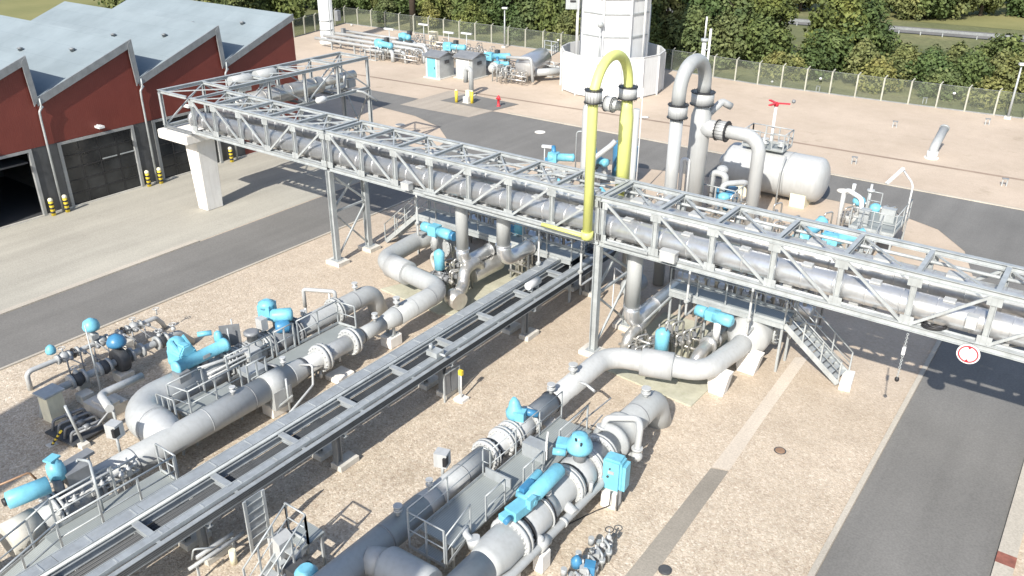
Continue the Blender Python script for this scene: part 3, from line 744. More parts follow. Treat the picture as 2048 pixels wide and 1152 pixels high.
solo('cable_shade_fill', b, 'trayblack', (-17.475, RY0, 1.75), 'flat black strands standing in for the shaded web of the right side beam of the rack', 'cables', 'cables on the rack')
solo('rack_pipe', B().cyl((-18.74, RY0, 2.05), (-18.74, RY1, 2.05), .055, 10), 'galv', (-19.16, RY0, 1.7), 'thin bright pipe between the wide cable tray and the black cables', 'pipe')
t = Thing('pulling_box', (-18.35, 20.0, 1.7), 'small grey box sitting on the rack halfway along', 'box')
t.part('box', B().box((-17.9, 20.0, 2.14), (.5, .4, .2)), 'galv'); t.part('stub', B().cyl((-18.05, 19.95, 2.2), (-18.05, 19.95, 2.45), .07, 10).cyl((-17.7, 20.0, 2.15), (-17.4, 20.0, 2.15), .05, 8), 'galv')
t = Thing('silencer', (-18.4, 26.5, 1.8), 'short white horizontal cylinder on the rack in front of the bridge', 'cylinder')
t.part('body', B().dome((-18.1, 27.0, 2.3), (-18.1, 26.2, 2.3), .17, .05, 16), 'white'); t.part('saddle', B().box((-18.1, 26.4, 2.07), (.2, .1, .14)).box((-18.1, 26.85, 2.07), (.2, .1, .14)), 'galv')
# cable ladders dropping from the rack
t = Thing('cable_ladder', (-17.2, 11.0, 0), 'wide grey cable ladder dropping from the rack to the gravel', 'cable ladder')
t.part('stringer', B().bar((-17.05, 10.75, .02), (-17.05, 10.75, 1.95), .05, .1).bar((-17.05, 11.4, .02), (-17.05, 11.4, 1.95), .05, .1), 'galv')
q = B().box((-17.08, 11.075, 1.0), (.03, .6, 1.9)); t.part('panel', q, 'rackgrey')
q = B()
for i in range(6): q.bar((-17.04, 10.78, .25 + .3 * i), (-17.04, 11.37, .25 + .3 * i), .03, .03)
t.part('rung', q, 'galv')
t = Thing('control_cabinet', (-17.75, 20.5, 0), 'grey frame with two dark panels standing beside the rack', 'cabinet')
t.part('panel', B().box((-17.62, 20.7, .72), (.06, .34, .9)).box((-17.62, 20.3, .72), (.06, .3, .9)), 'midgrey')
t.part('frame', B().bar((-17.55, 20.92, 0), (-17.55, 20.92, 1.25), .06).bar((-17.6, 20.1, 0), (-17.6, 20.1, 1.25), .06).bar((-17.55, 20.1, 1.25), (-17.55, 20.92, 1.25), .05), 'galv')
t = Thing('call_point', (-17.25, 20.6, 0), 'thin white post with a yellow box beside the rack', 'post')
t.part('post', B().cyl((-17.2, 20.6, .1), (-17.2, 20.6, 1.15), .035, 8), 'white'); t.part('box', B().box((-17.2, 20.6, 1.22), (.16, .12, .2)), 'signyellow'); t.part('foot', B().box((-17.2, 20.6, .06), (.42, .42, .12)), 'concwhite')

# ================================================================== helpers for gas pipes and valves
def conc_support(c, lab, s=(.62, .75, .55), top=None, mat='concwhite'):
    t = Thing('pipe_support', c, lab, 'support', 'concrete pipe supports')
    b = B().box(V(c) + V((0, 0, s[2] / 2)), s); bmesh.ops.bevel(b.bm, geom=[e for e in b.bm.edges], offset=.03, segments=1, affect='EDGES')
    t.part('block', b, mat)
    if top:
        q = B().box(V(c) + V((0, 0, s[2] + .02)), (s[0] * .8, s[1] * .6, .04)); zz = s[2] + .04
        for sx in (-.18, .18): q.bar(V(c) + V((sx, 0, zz)), V(c) + V((sx, 0, top)), .07, .12)
        t.part('cradle', q, 'galv')
    return t
def nozzle(b, c, h=.35, r=.07):
    c = V(c); b.cyl(c, c + V((0, 0, h)), r, 10); b.cyl(c + V((0, 0, h * .55)), c + V((0, 0, h * .55 + .05)), r * 1.9, 12); b.cyl(c + V((0, 0, h)), c + V((0, 0, h + .05)), r * 1.9, 12)
    return b
def ball_valve(t, c, R, L=1.5, mat='pipewhite', axis=(0, 1, 0), bolts=18):
    """flanged ball valve body on the pipe axis"""
    c = V(c); d = V(axis)
    p = c - d * L / 2
    body = t.part('body', B().lathe(p, c + d * L / 2, [(0, R), (L * .12, R), (L * .25, R * 1.22), (L * .5, R * 1.32), (L * .75, R * 1.22), (L * .88, R), (L, R)], 26), mat)
    for s in (-1, 1): t.part('flange', B().flange(c + d * s * L / 2, d, R * 1.38, .08, .05, bolts, .03), mat, under=body)
    return body
def gearbox_actuator(t, c, up, reach):
    """scotch-yoke actuator: hub housing with a long spring cylinder, as on the big blue units"""
    c = V(c); d = V(reach); L = d.length; n = d / L
    hub = t.part('actuator', B().lathe(c - V((0, 0, .28)), c + V((0, 0, .3)), [(0, .30), (.1, .38), (.45, .38), (.58, .26)], 18).box(c + V((0, 0, -.02)) + n * .3, (.5, .6, .44), math.atan2(n.y, n.x) - PI / 2), 'cyan')
    a = c + n * .45; e = c + d
    t.part('cylinder', B().lathe(a, e, [(0, .2), (.06, .27), (.14, .27), (.15, .24), (L - .6, .24), (L - .58, .27), (L - .5, .27), (L - .46, .2)], 18), 'cyan', under=hub)
    return hub

# ---------------------------------------------------------------- line with the metering run, left of the rack
LX, LZ = -22.2, 1.2
t = Thing('gas_pipe', (LX, 15, LZ), 'long grey gas main left of the rack with two white flange pairs', 'pipe')
p = B().cyl((LX, 8.8, LZ), (LX, 16.7, LZ), .47, 28)
p.lathe((LX, 16.7, LZ), (LX, 17.35, LZ), [(0, .47), (.05, .46), (.55, .40), (.65, .40)], 26)
t.part('wide_pipe', p, 'pipegrey')
t.part('meter_spool', B().cyl((LX, 17.2, LZ), (LX, 20.35, LZ), .34, 24), 'pipewhite')
t.part('narrow_pipe', B().cyl((LX, 20.3, LZ), (LX, 21.7, LZ), .30, 22).lathe((LX, 21.65, LZ), (LX, 22.5, LZ), [(0, .30), (.7, .42), (.85, .42)], 24), 'pipegrey')
t.part('bend_pipe', B().tube([(LX, 22.45, LZ), (LX, 25.55, LZ), (-26.6, 26.15, LZ), (-26.85, 28.9, LZ), (-26.2, 30.6, LZ)], .43, .95, 26, 10), 'pipegrey')
t.part('sleeve', B().lathe((-24.6, 25.88, LZ), (-25.9, 26.06, LZ), [(0, .44), (.02, .56), (1.22, .56), (1.26, .44)], 26), 'pipewhite')
for y in (18.3, 19.85): t.part('flange', B().flange((LX, y, LZ), (0, 1, 0), .56, .13, .05, 16, .035), 'pipewhite')
t.part('gasket', B().ring((LX, 17.38, LZ), (0, 1, 0), .3, .41, .05).ring((LX, 20.38, LZ), (0, 1, 0), .25, .345, .05), 'darkgrey')
n = B(); nozzle(n, (LX, 21.25, LZ + .25), .35, .07); nozzle(n, (LX, 22.55, LZ + .38), .42, .08); nozzle(n, (LX - .1, 16.6, LZ + .4), .35, .06); nozzle(n, (LX, 14.3, LZ + .42), .3, .06)
n.cyl((LX, 19.2, LZ - .3), (LX, 19.2, LZ - .6), .05, 8); n.cyl((LX + .1, 18.1, LZ - .5), (LX + .1, 18.1, LZ - .75), .06, 8)
t.part('nozzle', n, 'pipewhite')
t.part('weld_band', B().ring((LX, 13.1, LZ), (0, 1, 0), .465, .476, .04).ring((LX, 23.4, LZ), (0, 1, 0), .42, .437, .03), 'pipegrey')
# tee, reducer and return bend to the parallel run
t = Thing('return_bend', (-23.8, 11.9, LZ), 'huge pale U shaped pipe bend at the near end of the grey main', 'pipe')
t.part('reducer', B().lathe((LX + .05, 11.85, LZ), (-23.3, 11.95, LZ), [(0, .46), (.35, .50), (.55, .60), (1.1, .66), (1.25, .66)], 28), 'pipewhite')
t.part('bend', B().tube([(-23.2, 11.95, LZ), (-24.75, 12.05, LZ), (-24.65, 14.6, LZ)], .65, 1.05, 28, 10), 'pipegrey')
t.part('weld_band', B().ring((-23.32, 11.95, LZ), (1, 0, 0), .655, .675, .05), 'pipewhite')
t = Thing('bench_pipe', (-26.4, 12.4, .9), 'small grey pipe with an elbow beside the huge U bend', 'pipe')
t.part('pipe', B().tube([(-25.3, 11.5, 1.35), (-26.6, 11.9, 1.2), (-26.5, 13.5, 1.2)], .15, .3, 12), 'pipewhite'); t.part('stub', B().cyl((-25.5, 11.7, .0), (-25.5, 11.7, 1.3), .05, 8).cyl((-26.2, 12.0, 1.0), (-26.2, 12.0, 0), .05, 8), 'galv')
# parallel run with valves
KX = -24.6
t = Thing('gas_pipe', (KX, 18, LZ), 'second grey gas main left of the walkway ending in an elbow into the gravel', 'pipe')
t.part('pipe', B().tube([(KX, 14.5, LZ), (KX, 23.45, LZ), (KX - .1, 24.1, -.4)], .42, .75, 24, 9), 'pipegrey')
n = B(); nozzle(n, (KX - .1, 22.6, LZ + .35), .38, .07); nozzle(n, (KX, 19.6, LZ + .38), .3, .06); t.part('nozzle', n, 'pipewhite')
t.part('flange', B().flange((KX, 21.3, LZ), (0, 1, 0), .58, .1, .04, 18, .03), 'pipegrey'); t.part('flange', B().flange((KX, 16.2, LZ), (0, 1, 0), .58, .1, .04, 18, .03), 'pipegrey')
w = Thing('equalising_pipe', (-27.2, 22.1, 0), 'white bent pipe standing behind the far end of the second main', 'pipe')
w.part('pipe', B().tube([(-26.35, 21.15, .9), (-26.35, 21.15, 1.75), (-25.1, 21.8, 1.75), (-25.1, 21.8, .9)], .085, .12, 10), 'pipewhite'); w.part('stand', B().cyl((-26.35, 21.15, 0), (-26.35, 21.15, .9), .06, 8).cyl((-25.35, 21.7, 0), (-25.35, 21.7, 1.7), .05, 8), 'pipewhite')
t = Thing('valve', (KX, 14.9, LZ), 'valve with a big cyan yoke actuator and cylinder beside the U bend', 'valve')
ball_valve(t, (KX, 15.0, LZ), .43, 1.5, 'pipegrey')
t.part('stem', B().cyl((KX, 14.9, LZ + .4), (KX - .2, 14.9, 2.2), .17, 14), 'midgrey')
hb = B().prism([(KX - .95, 14.05, 1.95), (KX - .95, 14.75, 1.95), (KX - .95, 14.75, 2.4), (KX - .95, 14.55, 2.68), (KX - .95, 14.25, 2.68), (KX - .95, 14.05, 2.4)], (.85, 0, 0)); bmesh.ops.bevel(hb.bm, geom=[e for e in hb.bm.edges], offset=.05, segments=2, affect='EDGES')
hb.lathe((KX - .75, 14.4, 1.8), (KX - .75, 14.4, 2.82), [(0, .34), (.06, .4), (.2, .4), (.3, .36), (.8, .34), (.92, .26), (1.02, .1)], 20); a = t.part('actuator', hb, 'cyan')
t.part('cylinder', B().lathe((KX - .02, 13.7, 2.08), (KX - .02, 15.95, 2.08), [(0, .16), (.05, .27), (.14, .27), (.15, .23), (2.05, .23), (2.08, .27), (2.2, .27), (2.25, .12)], 22), 'cyan', under=a)
t.part('rib', B().bar((KX - .7, 14.15, 2.78), (KX - .12, 14.15, 2.34), .06, .16).bar((KX - .7, 14.65, 2.78), (KX - .12, 14.65, 2.34), .06, .16), 'cyan', under=a)
t.part('name_plate', B().box((KX + .215, 14.9, 2.12), (.012, .3, .14)), 'galv', under=a)
t.part('pilot', B().lathe((KX - .35, 15.85, 2.05), (KX - .35, 15.85, 2.55), [(0, .16), (.3, .16), (.45, .12), (.5, .05)], 14).cyl((KX - .8, 15.3, 2.5), (KX - .5, 15.7, 2.5), .1, 10), 'cyan', under=a)
t.part('bracket', B().box((KX + .15, 13.85, 1.75), (.45, .45, .5)), 'midgrey')
t = Thing('metal_screen', (KX + .1, 16.1, 1.2), 'thin brownish sheet metal panel standing behind the big cyan actuator', 'screen')
t.part('sheet', B().box((KX - .55, 16.5, 2.0), (.75, .05, .9), .9), 'midgrey'); t.part('post', B().cyl((KX - .3, 16.25, 1.4), (KX - .3, 16.25, 2.5), .03, 8).cyl((KX - .8, 16.8, 1.4), (KX - .8, 16.8, 2.5), .03, 8), 'galv')
t = Thing('valve', (KX, 18.4, LZ), 'valve with two small cyan heads on the second main left of the walkway', 'valve')
ball_valve(t, (KX, 18.4, LZ), .43, 1.4, 'midgrey')
t.part('stem', B().cyl((KX - .2, 18.4, LZ + .4), (KX - .2, 18.4, 2.0), .15, 12), 'midgrey')
a = t.part('actuator', B().box((KX - .6, 18.35, 2.3), (.5, .62, .6), .4).lathe((KX - .6, 18.35, 2.45), (KX - .6, 18.35, 2.75), [(0, .33), (.18, .33), (.3, .12)], 16), 'cyan')
t.part('cylinder', B().lathe((KX - .25, 18.2, 2.2), (KX + .35, 18.85, 2.2), [(0, .2), (.1, .27), (.6, .27), (.8, .27), (.86, .15)], 16), 'cyan', under=a)
t.part('motor', B().lathe((KX + .1, 18.1, 1.85), (KX + .5, 18.6, 1.85), [(0, .2), (.1, .26), (.5, .26), (.6, .1)], 16), 'blue', under=a)
t.part('box', B().box((KX - .1, 17.65, 2.15), (.35, .3, .5)), 'pipewhite')
t = Thing('valve', (KX, 17.1, LZ), 'grey bodied valve with black flanges in the middle of the second main', 'valve')
ball_valve(t, (KX, 17.05, LZ), .42, .9, 'pipegrey'); t.part('cap', B().lathe((KX, 17.05, LZ + .5), (KX, 17.05, LZ + .95), [(0, .2), (.3, .2), (.31, .3), (.4, .3), (.45, .2)], 16), 'midgrey')
t.part('gear_box', B().box((KX + .55, 16.55, 1.55), (.5, .55, .4)).cyl((KX + .2, 16.6, 1.6), (KX + .5, 16.6, 1.6), .12, 10), 'pipewhite')
cl = B()
for i in range(5):
    y = 15.5 + i * .42; cl.tube([(KX + .5, y, .5), (KX + .5, y, 1.5 + .12 * (i % 2)), (KX + .1, y + .3, 1.75)], .03, .08, 6); cl.ball((KX + .5, y, 1.55), .07, 8)
for z in (1.45, 1.62): cl.cyl((KX + .55, 14.6, z), (KX + .55, 17.4, z), .045, 8)
cl.tube([(KX + .35, 14.4, 1.9), (KX + .35, 15.6, 1.72), (KX + .5, 16.5, 1.72)], .06, .15, 8)
solo('impulse_pipes', cl, 'pipewhite', (KX, 16, 1), 'cluster of thin pale impulse pipes beside the cyan yoke actuator', 'pipework')
# walkway between the two mains
t = Thing('walkway', (-23.2, 16, 0), 'grey steel walkway with gates and railings between the two left mains', 'walkway')
t.part('deck', B().span(-23.62, -22.78, 16.3, 20.6, 1.12, 1.17), 'grating'); t.part('deck', B().span(-23.75, -22.85, 12.9, 15.1, 1.12, 1.17), 'grating')
t.part('step', B().span(-23.6, -22.8, 15.55, 16.25, 1.34, 1.42).span(-23.6, -22.8, 15.12, 15.5, .80, .85), 'rackgrey')
t.part('cover', B().span(-23.55, -22.85, 15.5, 16.3, 1.422, 1.58), 'rackgrey')
t.part('railing', B().rail([(-23.68, 15.2, 1.17), (-23.68, 17.2, 1.17)]).rail([(-23.68, 17.4, 1.17), (-23.68, 18.3, 1.17)], 1.05, .03, .45).rail([(-23.68, 18.5, 1.17), (-23.68, 20.6, 1.17), (-22.75, 20.7, 1.17)]), 'galv')
t.part('railing', B().rail([(-22.8, 15.1, 1.17), (-22.8, 13.0, 1.17), (-23.75, 12.85, 1.17), (-23.75, 14.2, 1.17)]), 'galv')
t.part('ladder', B().rail([(-23.72, 12.4, .5), (-22.9, 12.5, .5)], 1.6, .025, .28).bar((-23.6, 12.7, 1.1), (-22.9, 12.1, .1), .05, .15).bar((-23.2, 13.0, 1.1), (-22.6, 12.3, .1), .05, .15), 'galv')
lg = B()
for x in (-23.6, -22.85):
    for y in (13.0, 14.9, 16.4, 18.5, 20.5): lg.bar((x, y, 0), (x, y, 1.11), .07)
t.part('leg', lg, 'galv')
t.part('railing', B().rail([(-22.65, 16.1, .9), (-22.65, 15.3, .9)], 1.25, .03, .5), 'galv')
bt = Thing('cable_drum', (-22.9, 16.6, 1.2), 'dark round coil lying on the walkway by the step', 'coil'); bt.part('coil', B().torus((-23.05, 16.55, 1.25), (.2, .1, 1), .24, .07), 'midgrey')
# supports under the grey main
conc_support((-22.22, 15.95, 0), 'white concrete block under the grey main beside the bent vent pipe', (.62, .75, .5))
t = Thing('pipe_clamp', (LX, 15.95, .5), 'grey saddle clamp wrapped over the grey main', 'clamp')
t.part('saddle', B().cyl((LX, 15.55, LZ), (LX, 16.4, LZ), .505, 26).box((LX + .38, 15.97, .82), (.28, .8, .75)), 'pipegrey')
t.part('rod', B().cyl((-21.6, 16.1, .1), (-21.6, 16.1, 1.6), .04, 8).bar((-21.75, 15.6, .5), (-21.45, 16.2, .9), .05), 'galv')
conc_support((-22.2, 22.1, 0), 'white concrete block under the grey main near its far bend', (.6, .72, .5), .95)
conc_support((-22.05, 19.0, 0), 'low concrete slab under the white flange pairs', (.75, .9, .22))
t = Thing('vent_pipe', (-21.4, 16.4, 0), 'thin white bent vent pipe between the grey main and the rack', 'pipe')
t.part('pipe', B().tube([(-22.0, 17.1, 1.55), (-21.35, 17.15, 1.75), (-21.25, 17.0, 1.0), (-20.35, 14.6, .9)], .045, .1, 8), 'pipewhite')
# concrete slab under the far bend and metal objects under the bridge
s_ = B().prism([(-26.2, 25.6, 0), (-22.3, 25.3, 0), (-20.6, 26.4, 0), (-20.9, 33.5, 0), (-25.2, 33.5, 0), (-25.6, 27, 0)], (0, 0, .06)); struct('concrete_slab', s_, 'slabconc')
s_ = B().prism([(-13.9, 25.65, 0), (-10.0, 25.3, 0), (-9.95, 27.0, 0), (-10.2, 31.5, 0), (-14.2, 31.5, 0), (-14.3, 26.4, 0)], (0, 0, .06)); struct('concrete_slab', s_, 'slabconc')

# ---------------------------------------------------------------- near left corner: line, cylinder and curved walkway
t = Thing('gas_pipe', (-21.8, 6, LZ), 'pale pipe in the near left corner below the cyan cylinder', 'pipe')
t.part('pipe', B().cyl((-21.85, 2.5, LZ), (-21.85, 5.9, LZ), .5, 26), 'pipegrey'); t.part('band', B().cyl((-21.85, 6.3, LZ), (-21.85, 7.2, LZ), .50, 26), 'pipecream')
t.part('pipe', B().cyl((-21.85, 7.2, LZ), (-21.9, 9.1, LZ), .47, 26), 'pipegrey'); t.part('flange', B().flange((-21.85, 7.75, LZ), (0, 1, 0), .66, .1, .05, 18, .03), 'pipegrey'); t.part('cap', B().box((-22.5, 5.4, 1.5), (.6, .8, .5)), 'white')
t = Thing('valve_actuator', (-21.6, 7.2, 2.2), 'long cyan cylinder actuator in the near left corner', 'actuator')
a = t.part('cylinder', B().lathe(g(12, 1003, 2.35), g(125, 958, 2.35), [(0, .14), (.03, .25), (.1, .25), (.11, .26), (1.08, .26), (1.1, .22)], 22), 'cyan')
hc = g(112, 952, 2.3)
t.part('housing', B().lathe(hc + V((-.1, .1, -.2)), hc + V((-.22, .1, .42)), [(0, .24), (.3, .25), (.5, .22), (.52, .17), (.62, .16)], 16).box(hc + V((-.22, .1, .46)), (.3, .36, .06), .3), 'cyan'); t.part('stem', B().cyl(hc + V((0, 0, -.9)), hc + V((0, 0, -.1)), .14, 10).box(hc + V((-.05, .55, -.25)), (.5, .7, .4)), 'midgrey')
t.part('flange', B().cyl(g(6, 1006, 2.35), g(14, 1002, 2.35), .12, 10), 'black')
t = Thing('walkway', (-20.6, 8, 0), 'grey grating walkway with curved railing in the near left corner', 'walkway')
t.part('deck', B().span(-21.1, -20.05, 7.0, 10.6, 1.2, 1.25), 'grating'); t.part('stair_deck', B().prism([(-21.0, 7.0, 1.25), (-20.05, 7.0, 1.25), (-20.05, 4.0, .35), (-21.0, 4.0, .35)], (0, 0, -.05)), 'grating')
t.part('railing', B().rail([(-20.02, 10.55, 1.25), (-20.02, 7.0, 1.25), (-20.02, 4.0, .35)], 1.05, .03, 1.2), 'galv')
t.part('railing', B().rail([(-21.12, 9.2, 1.25), (-21.12, 7.4, 1.25), (-21.12, 6.7, 1.0), (-21.12, 4.0, .35)], 1.05, .03, 1.2), 'galv')
t.part('end_gate', B().rail([(-21.0, 10.62, 1.25), (-20.05, 10.62, 1.25)], 1.05, .03, .5).bar((-21.0, 10.7, 1.2), (-20.2, 11.2, .2), .06, .2).bar((-20.2, 10.7, 1.2), (-19.95, 10.9, .3), .05, .15), 'galv')
lg = B()
for y in (4.8, 7.2, 9, 10.5):
    for x in (-21.05, -20.1): lg.bar((x, y, 0), (x, y, 1.0 if y > 6 else .5), .07)
t.part('leg', lg, 'galv')
t.part('hoop', B().tube([(-22.1, 8.8, 2.35), (-21.6, 8.9, 2.45), (-20.9, 8.6, 2.4), (-20.75, 8.55, 1.25)], .045, .4, 8).tube([(-22.1, 8.8, 2.35), (-22.3, 8.6, 1.9), (-22.5, 7.3, 1.9)], .04, .2, 8), 'galv')
cl = B()
for i in range(9):
    y = 7.9 + .28 * i; cl.tube([(-21.35 - .1 * (i % 3), y, .5), (-21.35 - .1 * (i % 3), y, 1.6 + .12 * (i % 3)), (-21.75, y + .15, 1.7 + .1 * (i % 2))], .035, .09, 6); cl.ball((-21.35 - .1 * (i % 3), y, 1.62), .085, 8)
    if i % 2: cl.box((-21.5, y, 1.5), (.2, .16, .22))
for z in (1.35, 1.6, 1.85): cl.cyl((-21.5, 7.8, z), (-21.5, 10.2, z), .04, 8)
solo('impulse_pipes', cl, 'pipewhite', (-21.5, 9, 1), 'cluster of thin pale instrument pipes behind the corner walkway', 'pipework')
def gauge_box(p, lab, z0=.9):
    t = Thing('instrument_box', p, lab, 'instrument box', 'white instrument boxes with dark windows')
    p = V(p); t.part('stand', B().cyl(p, p + V((0, 0, z0)), .05, 8), 'galv'); t.part('box', B().box(p + V((0, 0, z0 + .25)), (.42, .36, .5), .3), 'pipewhite'); t.part('window', B().box(p + V((.2, -.08, z0 + .27)), (.1, .24, .3), .3), 'black')
gauge_box(tuple(g(243, 915, .9)), 'white instrument box with a dark window above the corner walkway', .85)
gauge_box(tuple(g(886, 960, .9)), 'white instrument box with a dark window left of the front grey main', .6)
bp = Thing('bench_pipe', (-22.6, 8.0, 1), 'thin brown grey rail pipe left of the corner cylinder', 'pipe'); bp.part('pipe', B().tube([tuple(g(-20, 978, 1.3)), tuple(g(58, 945, 1.3)), tuple(g(72, 958, 1.0))], .035, .1, 8), 'copper')
bt = Thing('bottle_shelf', (-22.6, 8.6, 1), 'grey steel shelf behind the cyan cylinder in the corner', 'shelf'); q = g(150, 920, 1.7)
bt.part('shelf', B().box(q, (.35, 1.1, .1), .1).box(q + V((.1, -.1, -.35)), (.3, .9, .08), .1), 'midgrey'); bt.part('post', B().bar(q + V((0, -.4, -1.6)), q + V((0, -.4, 0)), .05).bar(q + V((0, .4, -1.6)), q + V((0, .4, 0)), .05), 'galv')

# ---------------------------------------------------------------- regulating skid by the left road
t = Thing('regulator_line', (-30.85, 13.5, .5), 'thin far gas line with grey regulators and a cyan dome by the road', 'pipe')
t.part('pipe', B().tube([(-30.95, 11.35, -.1), (-30.9, 11.35, .8), (-30.85, 13.0, .8), (-30.85, 16.8, .8), (-30.95, 17.1, .4), (-31.1, 17.3, .0)], .1, .22, 12), 'pipewhite')
fl = B()
for y in (12.55, 13.0, 13.35, 14.1, 14.6, 15.1, 15.5, 16.1): fl.cyl((-30.85, y - .05, .8), (-30.85, y + .05, .8), .2, 14)
t.part('flange', fl, 'pipegrey'); t.part('gasket', B().cyl((-30.85, 13.15, .8), (-30.85, 13.2, .8), .21, 14).cyl((-30.85, 15.28, .8), (-30.85, 15.33, .8), .21, 14), 'black')
vb = B()
for y in (12.8, 14.35, 15.8): vb.lathe((-30.85, y - .2, .8), (-30.85, y + .2, .8), [(0, .12), (.1, .2), (.2, .24), (.3, .2), (.4, .12)], 14)
vb.cyl((-30.85, 14.1, .8), (-30.85, 14.1, 1.45), .11, 10); vb.box((-30.85, 14.1, 1.15), (.3, .3, .2)); t.part('regulator', vb, 'pipegrey')
t.part('dome', B().lathe((-30.85, 14.1, 1.42), (-30.85, 14.1, 1.95), [(0, .12), (.05, .3), (.14, .33), (.2, .33), (.4, .27), (.53, .06)], 18), 'cyan')
hw = B()
for y in (12.8, 15.8, 16.9): hw.cyl((-30.85, y, .9), (-30.85, y, 1.2), .03, 6); hw.torus((-30.85, y, 1.2), (0, 0, 1), .12, .018, 14, 5)
t.part('hand_wheel', hw, 'pipewhite'); t.part('small_dome', B().lathe((-31.0, 12.45, 1.1), (-31.0, 12.45, 1.45), [(0, .18), (.1, .2), (.25, .16), (.35, .05)], 14), 'cyan')
t = Thing('regulator_line', (-28.9, 13.5, .5), 'nearer thick grey gas line with a dark blue dome by the road', 'pipe')
t.part('pipe', B().tube([(-28.85, 10.7, -.2), (-28.8, 10.9, .8), (-28.85, 12.6, .8), (-28.95, 16.6, .8), (-29.0, 17.2, .1)], .14, .35, 14), 'pipegrey')
fl = B()
for y in (12.0, 12.5, 13.1, 13.5, 14.45, 14.9, 15.6, 16.0): fl.cyl((-28.9, y - .06, .8), (-28.9, y + .06, .8), .29, 16)
t.part('flange', fl, 'pipegrey')
vb = B()
for y in (12.25, 13.3, 15.75): vb.lathe((-28.9, y - .25, .8), (-28.9, y + .25, .8), [(0, .16), (.12, .25), (.25, .3), (.38, .25), (.5, .16)], 14)
vb.lathe((-28.9, 13.75, .8), (-28.9, 14.3, .8), [(0, .2), (.05, .46), (.2, .5), (.4, .5), (.55, .25)], 20); vb.cyl((-28.9, 14.0, 1.1), (-28.9, 14.0, 1.5), .12, 10); t.part('regulator', vb, 'darkgrey')
t.part('dome', B().lathe((-28.9, 14.0, 1.42), (-28.9, 14.0, 1.92), [(0, .12), (.05, .34), (.13, .37), (.2, .37), (.38, .28), (.5, .06)], 18), 'blue')
hw = B()
for y in (12.25, 15.75, 16.4): hw.cyl((-28.9, y, .95), (-28.9, y, 1.3), .03, 6); hw.torus((-28.9, y, 1.3), (0, 0, 1), .14, .02, 14, 5); hw.ball((-28.9, y, 1.1), .1, 8)
t.part('hand_wheel', hw, 'pipewhite')
cl = B()
for i in range(7):
    y = 12.6 + .55 * i; cl.tube([(-30.7, y, .9), (-30.0, y + .1, 1.05 + .1 * (i % 3)), (-29.2, y + .2, 1.0)], .025, .15, 6)
    cl.ball((-30.0, y + .1, 1.1), .09, 8); cl.cyl((-30.2, y, .0), (-30.2, y, 1.0), .03, 6)
solo('impulse_pipes', cl, 'midgrey', (-30, 14, 1), 'thin impulse pipes linking the two regulator lines by the road', 'pipework')
for c, s, lab in (((-29.4, 12.6, 0), (.4, .45, .62), 'grey concrete block under the near end of the regulator lines'), ((-30.6, 15.3, 0), (.45, .5, .55), 'grey concrete block under the far end of the regulator lines'), ((-28.7, 13.9, 0), (.6, .6, .4), 'grey concrete block under the dark blue dome'), ((-28.5, 12.2, 0), (.5, .5, .4), 'low grey block under the near regulator line')):
    conc_support(c, lab, s, None, 'concrete')
t = Thing('mast_base', (-27.4, 12.3, 0), 'grey concrete block carrying a thin antenna rod', 'mast')
t.part('block', B().box((-27.35, 12.35, .2), (1.25, 1.0, .4), .05).box((-27.2, 12.3, .45), (.9, .55, .12), .05), 'concrete'); t.part('rod', B().cyl((-27.15, 12.2, .5), (-27.15, 12.2, 3.7), .045, 8, .02), 'galv')
t = Thing('mast_base', (-26.45, 10.6, 0), 'short grey leaning rod in the shade by the dark pipework', 'mast'); t.part('rod', B().cyl(g(168, 890, 0), g(130, 812, 1.9), .05, 8), 'galv'); t.part('block', B().box(g(168, 890, .08), (.3, .3, .16)), 'concrete')
t = Thing('meter_box', (-28.4, 10.9, 0), 'tan metal cabinet with a sloping grey lid by the left edge', 'cabinet')
t.part('body', B().box((-28.35, 10.95, .55), (.55, .6, 1.1), .1), 'cream'); t.part('lid', B().box((-28.35, 10.95, 1.15), (.72, .78, .07), .1), 'galv')
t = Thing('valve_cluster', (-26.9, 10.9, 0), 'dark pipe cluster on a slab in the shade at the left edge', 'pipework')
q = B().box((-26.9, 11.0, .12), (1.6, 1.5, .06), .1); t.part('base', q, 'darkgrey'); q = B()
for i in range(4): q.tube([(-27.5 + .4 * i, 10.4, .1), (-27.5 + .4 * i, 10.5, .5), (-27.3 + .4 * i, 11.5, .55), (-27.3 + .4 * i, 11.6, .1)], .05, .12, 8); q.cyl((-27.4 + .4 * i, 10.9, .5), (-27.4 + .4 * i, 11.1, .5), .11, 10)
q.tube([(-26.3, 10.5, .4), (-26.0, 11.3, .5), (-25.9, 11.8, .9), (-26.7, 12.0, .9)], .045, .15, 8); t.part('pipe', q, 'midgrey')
# barrier-tape post: black and yellow
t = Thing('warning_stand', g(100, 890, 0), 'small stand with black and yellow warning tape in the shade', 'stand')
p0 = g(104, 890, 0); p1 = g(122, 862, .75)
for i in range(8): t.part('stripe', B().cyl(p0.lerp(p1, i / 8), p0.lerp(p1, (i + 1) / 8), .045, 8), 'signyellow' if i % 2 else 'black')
t.part('foot', B().box(p0, (.3, .3, .06)), 'concrete')

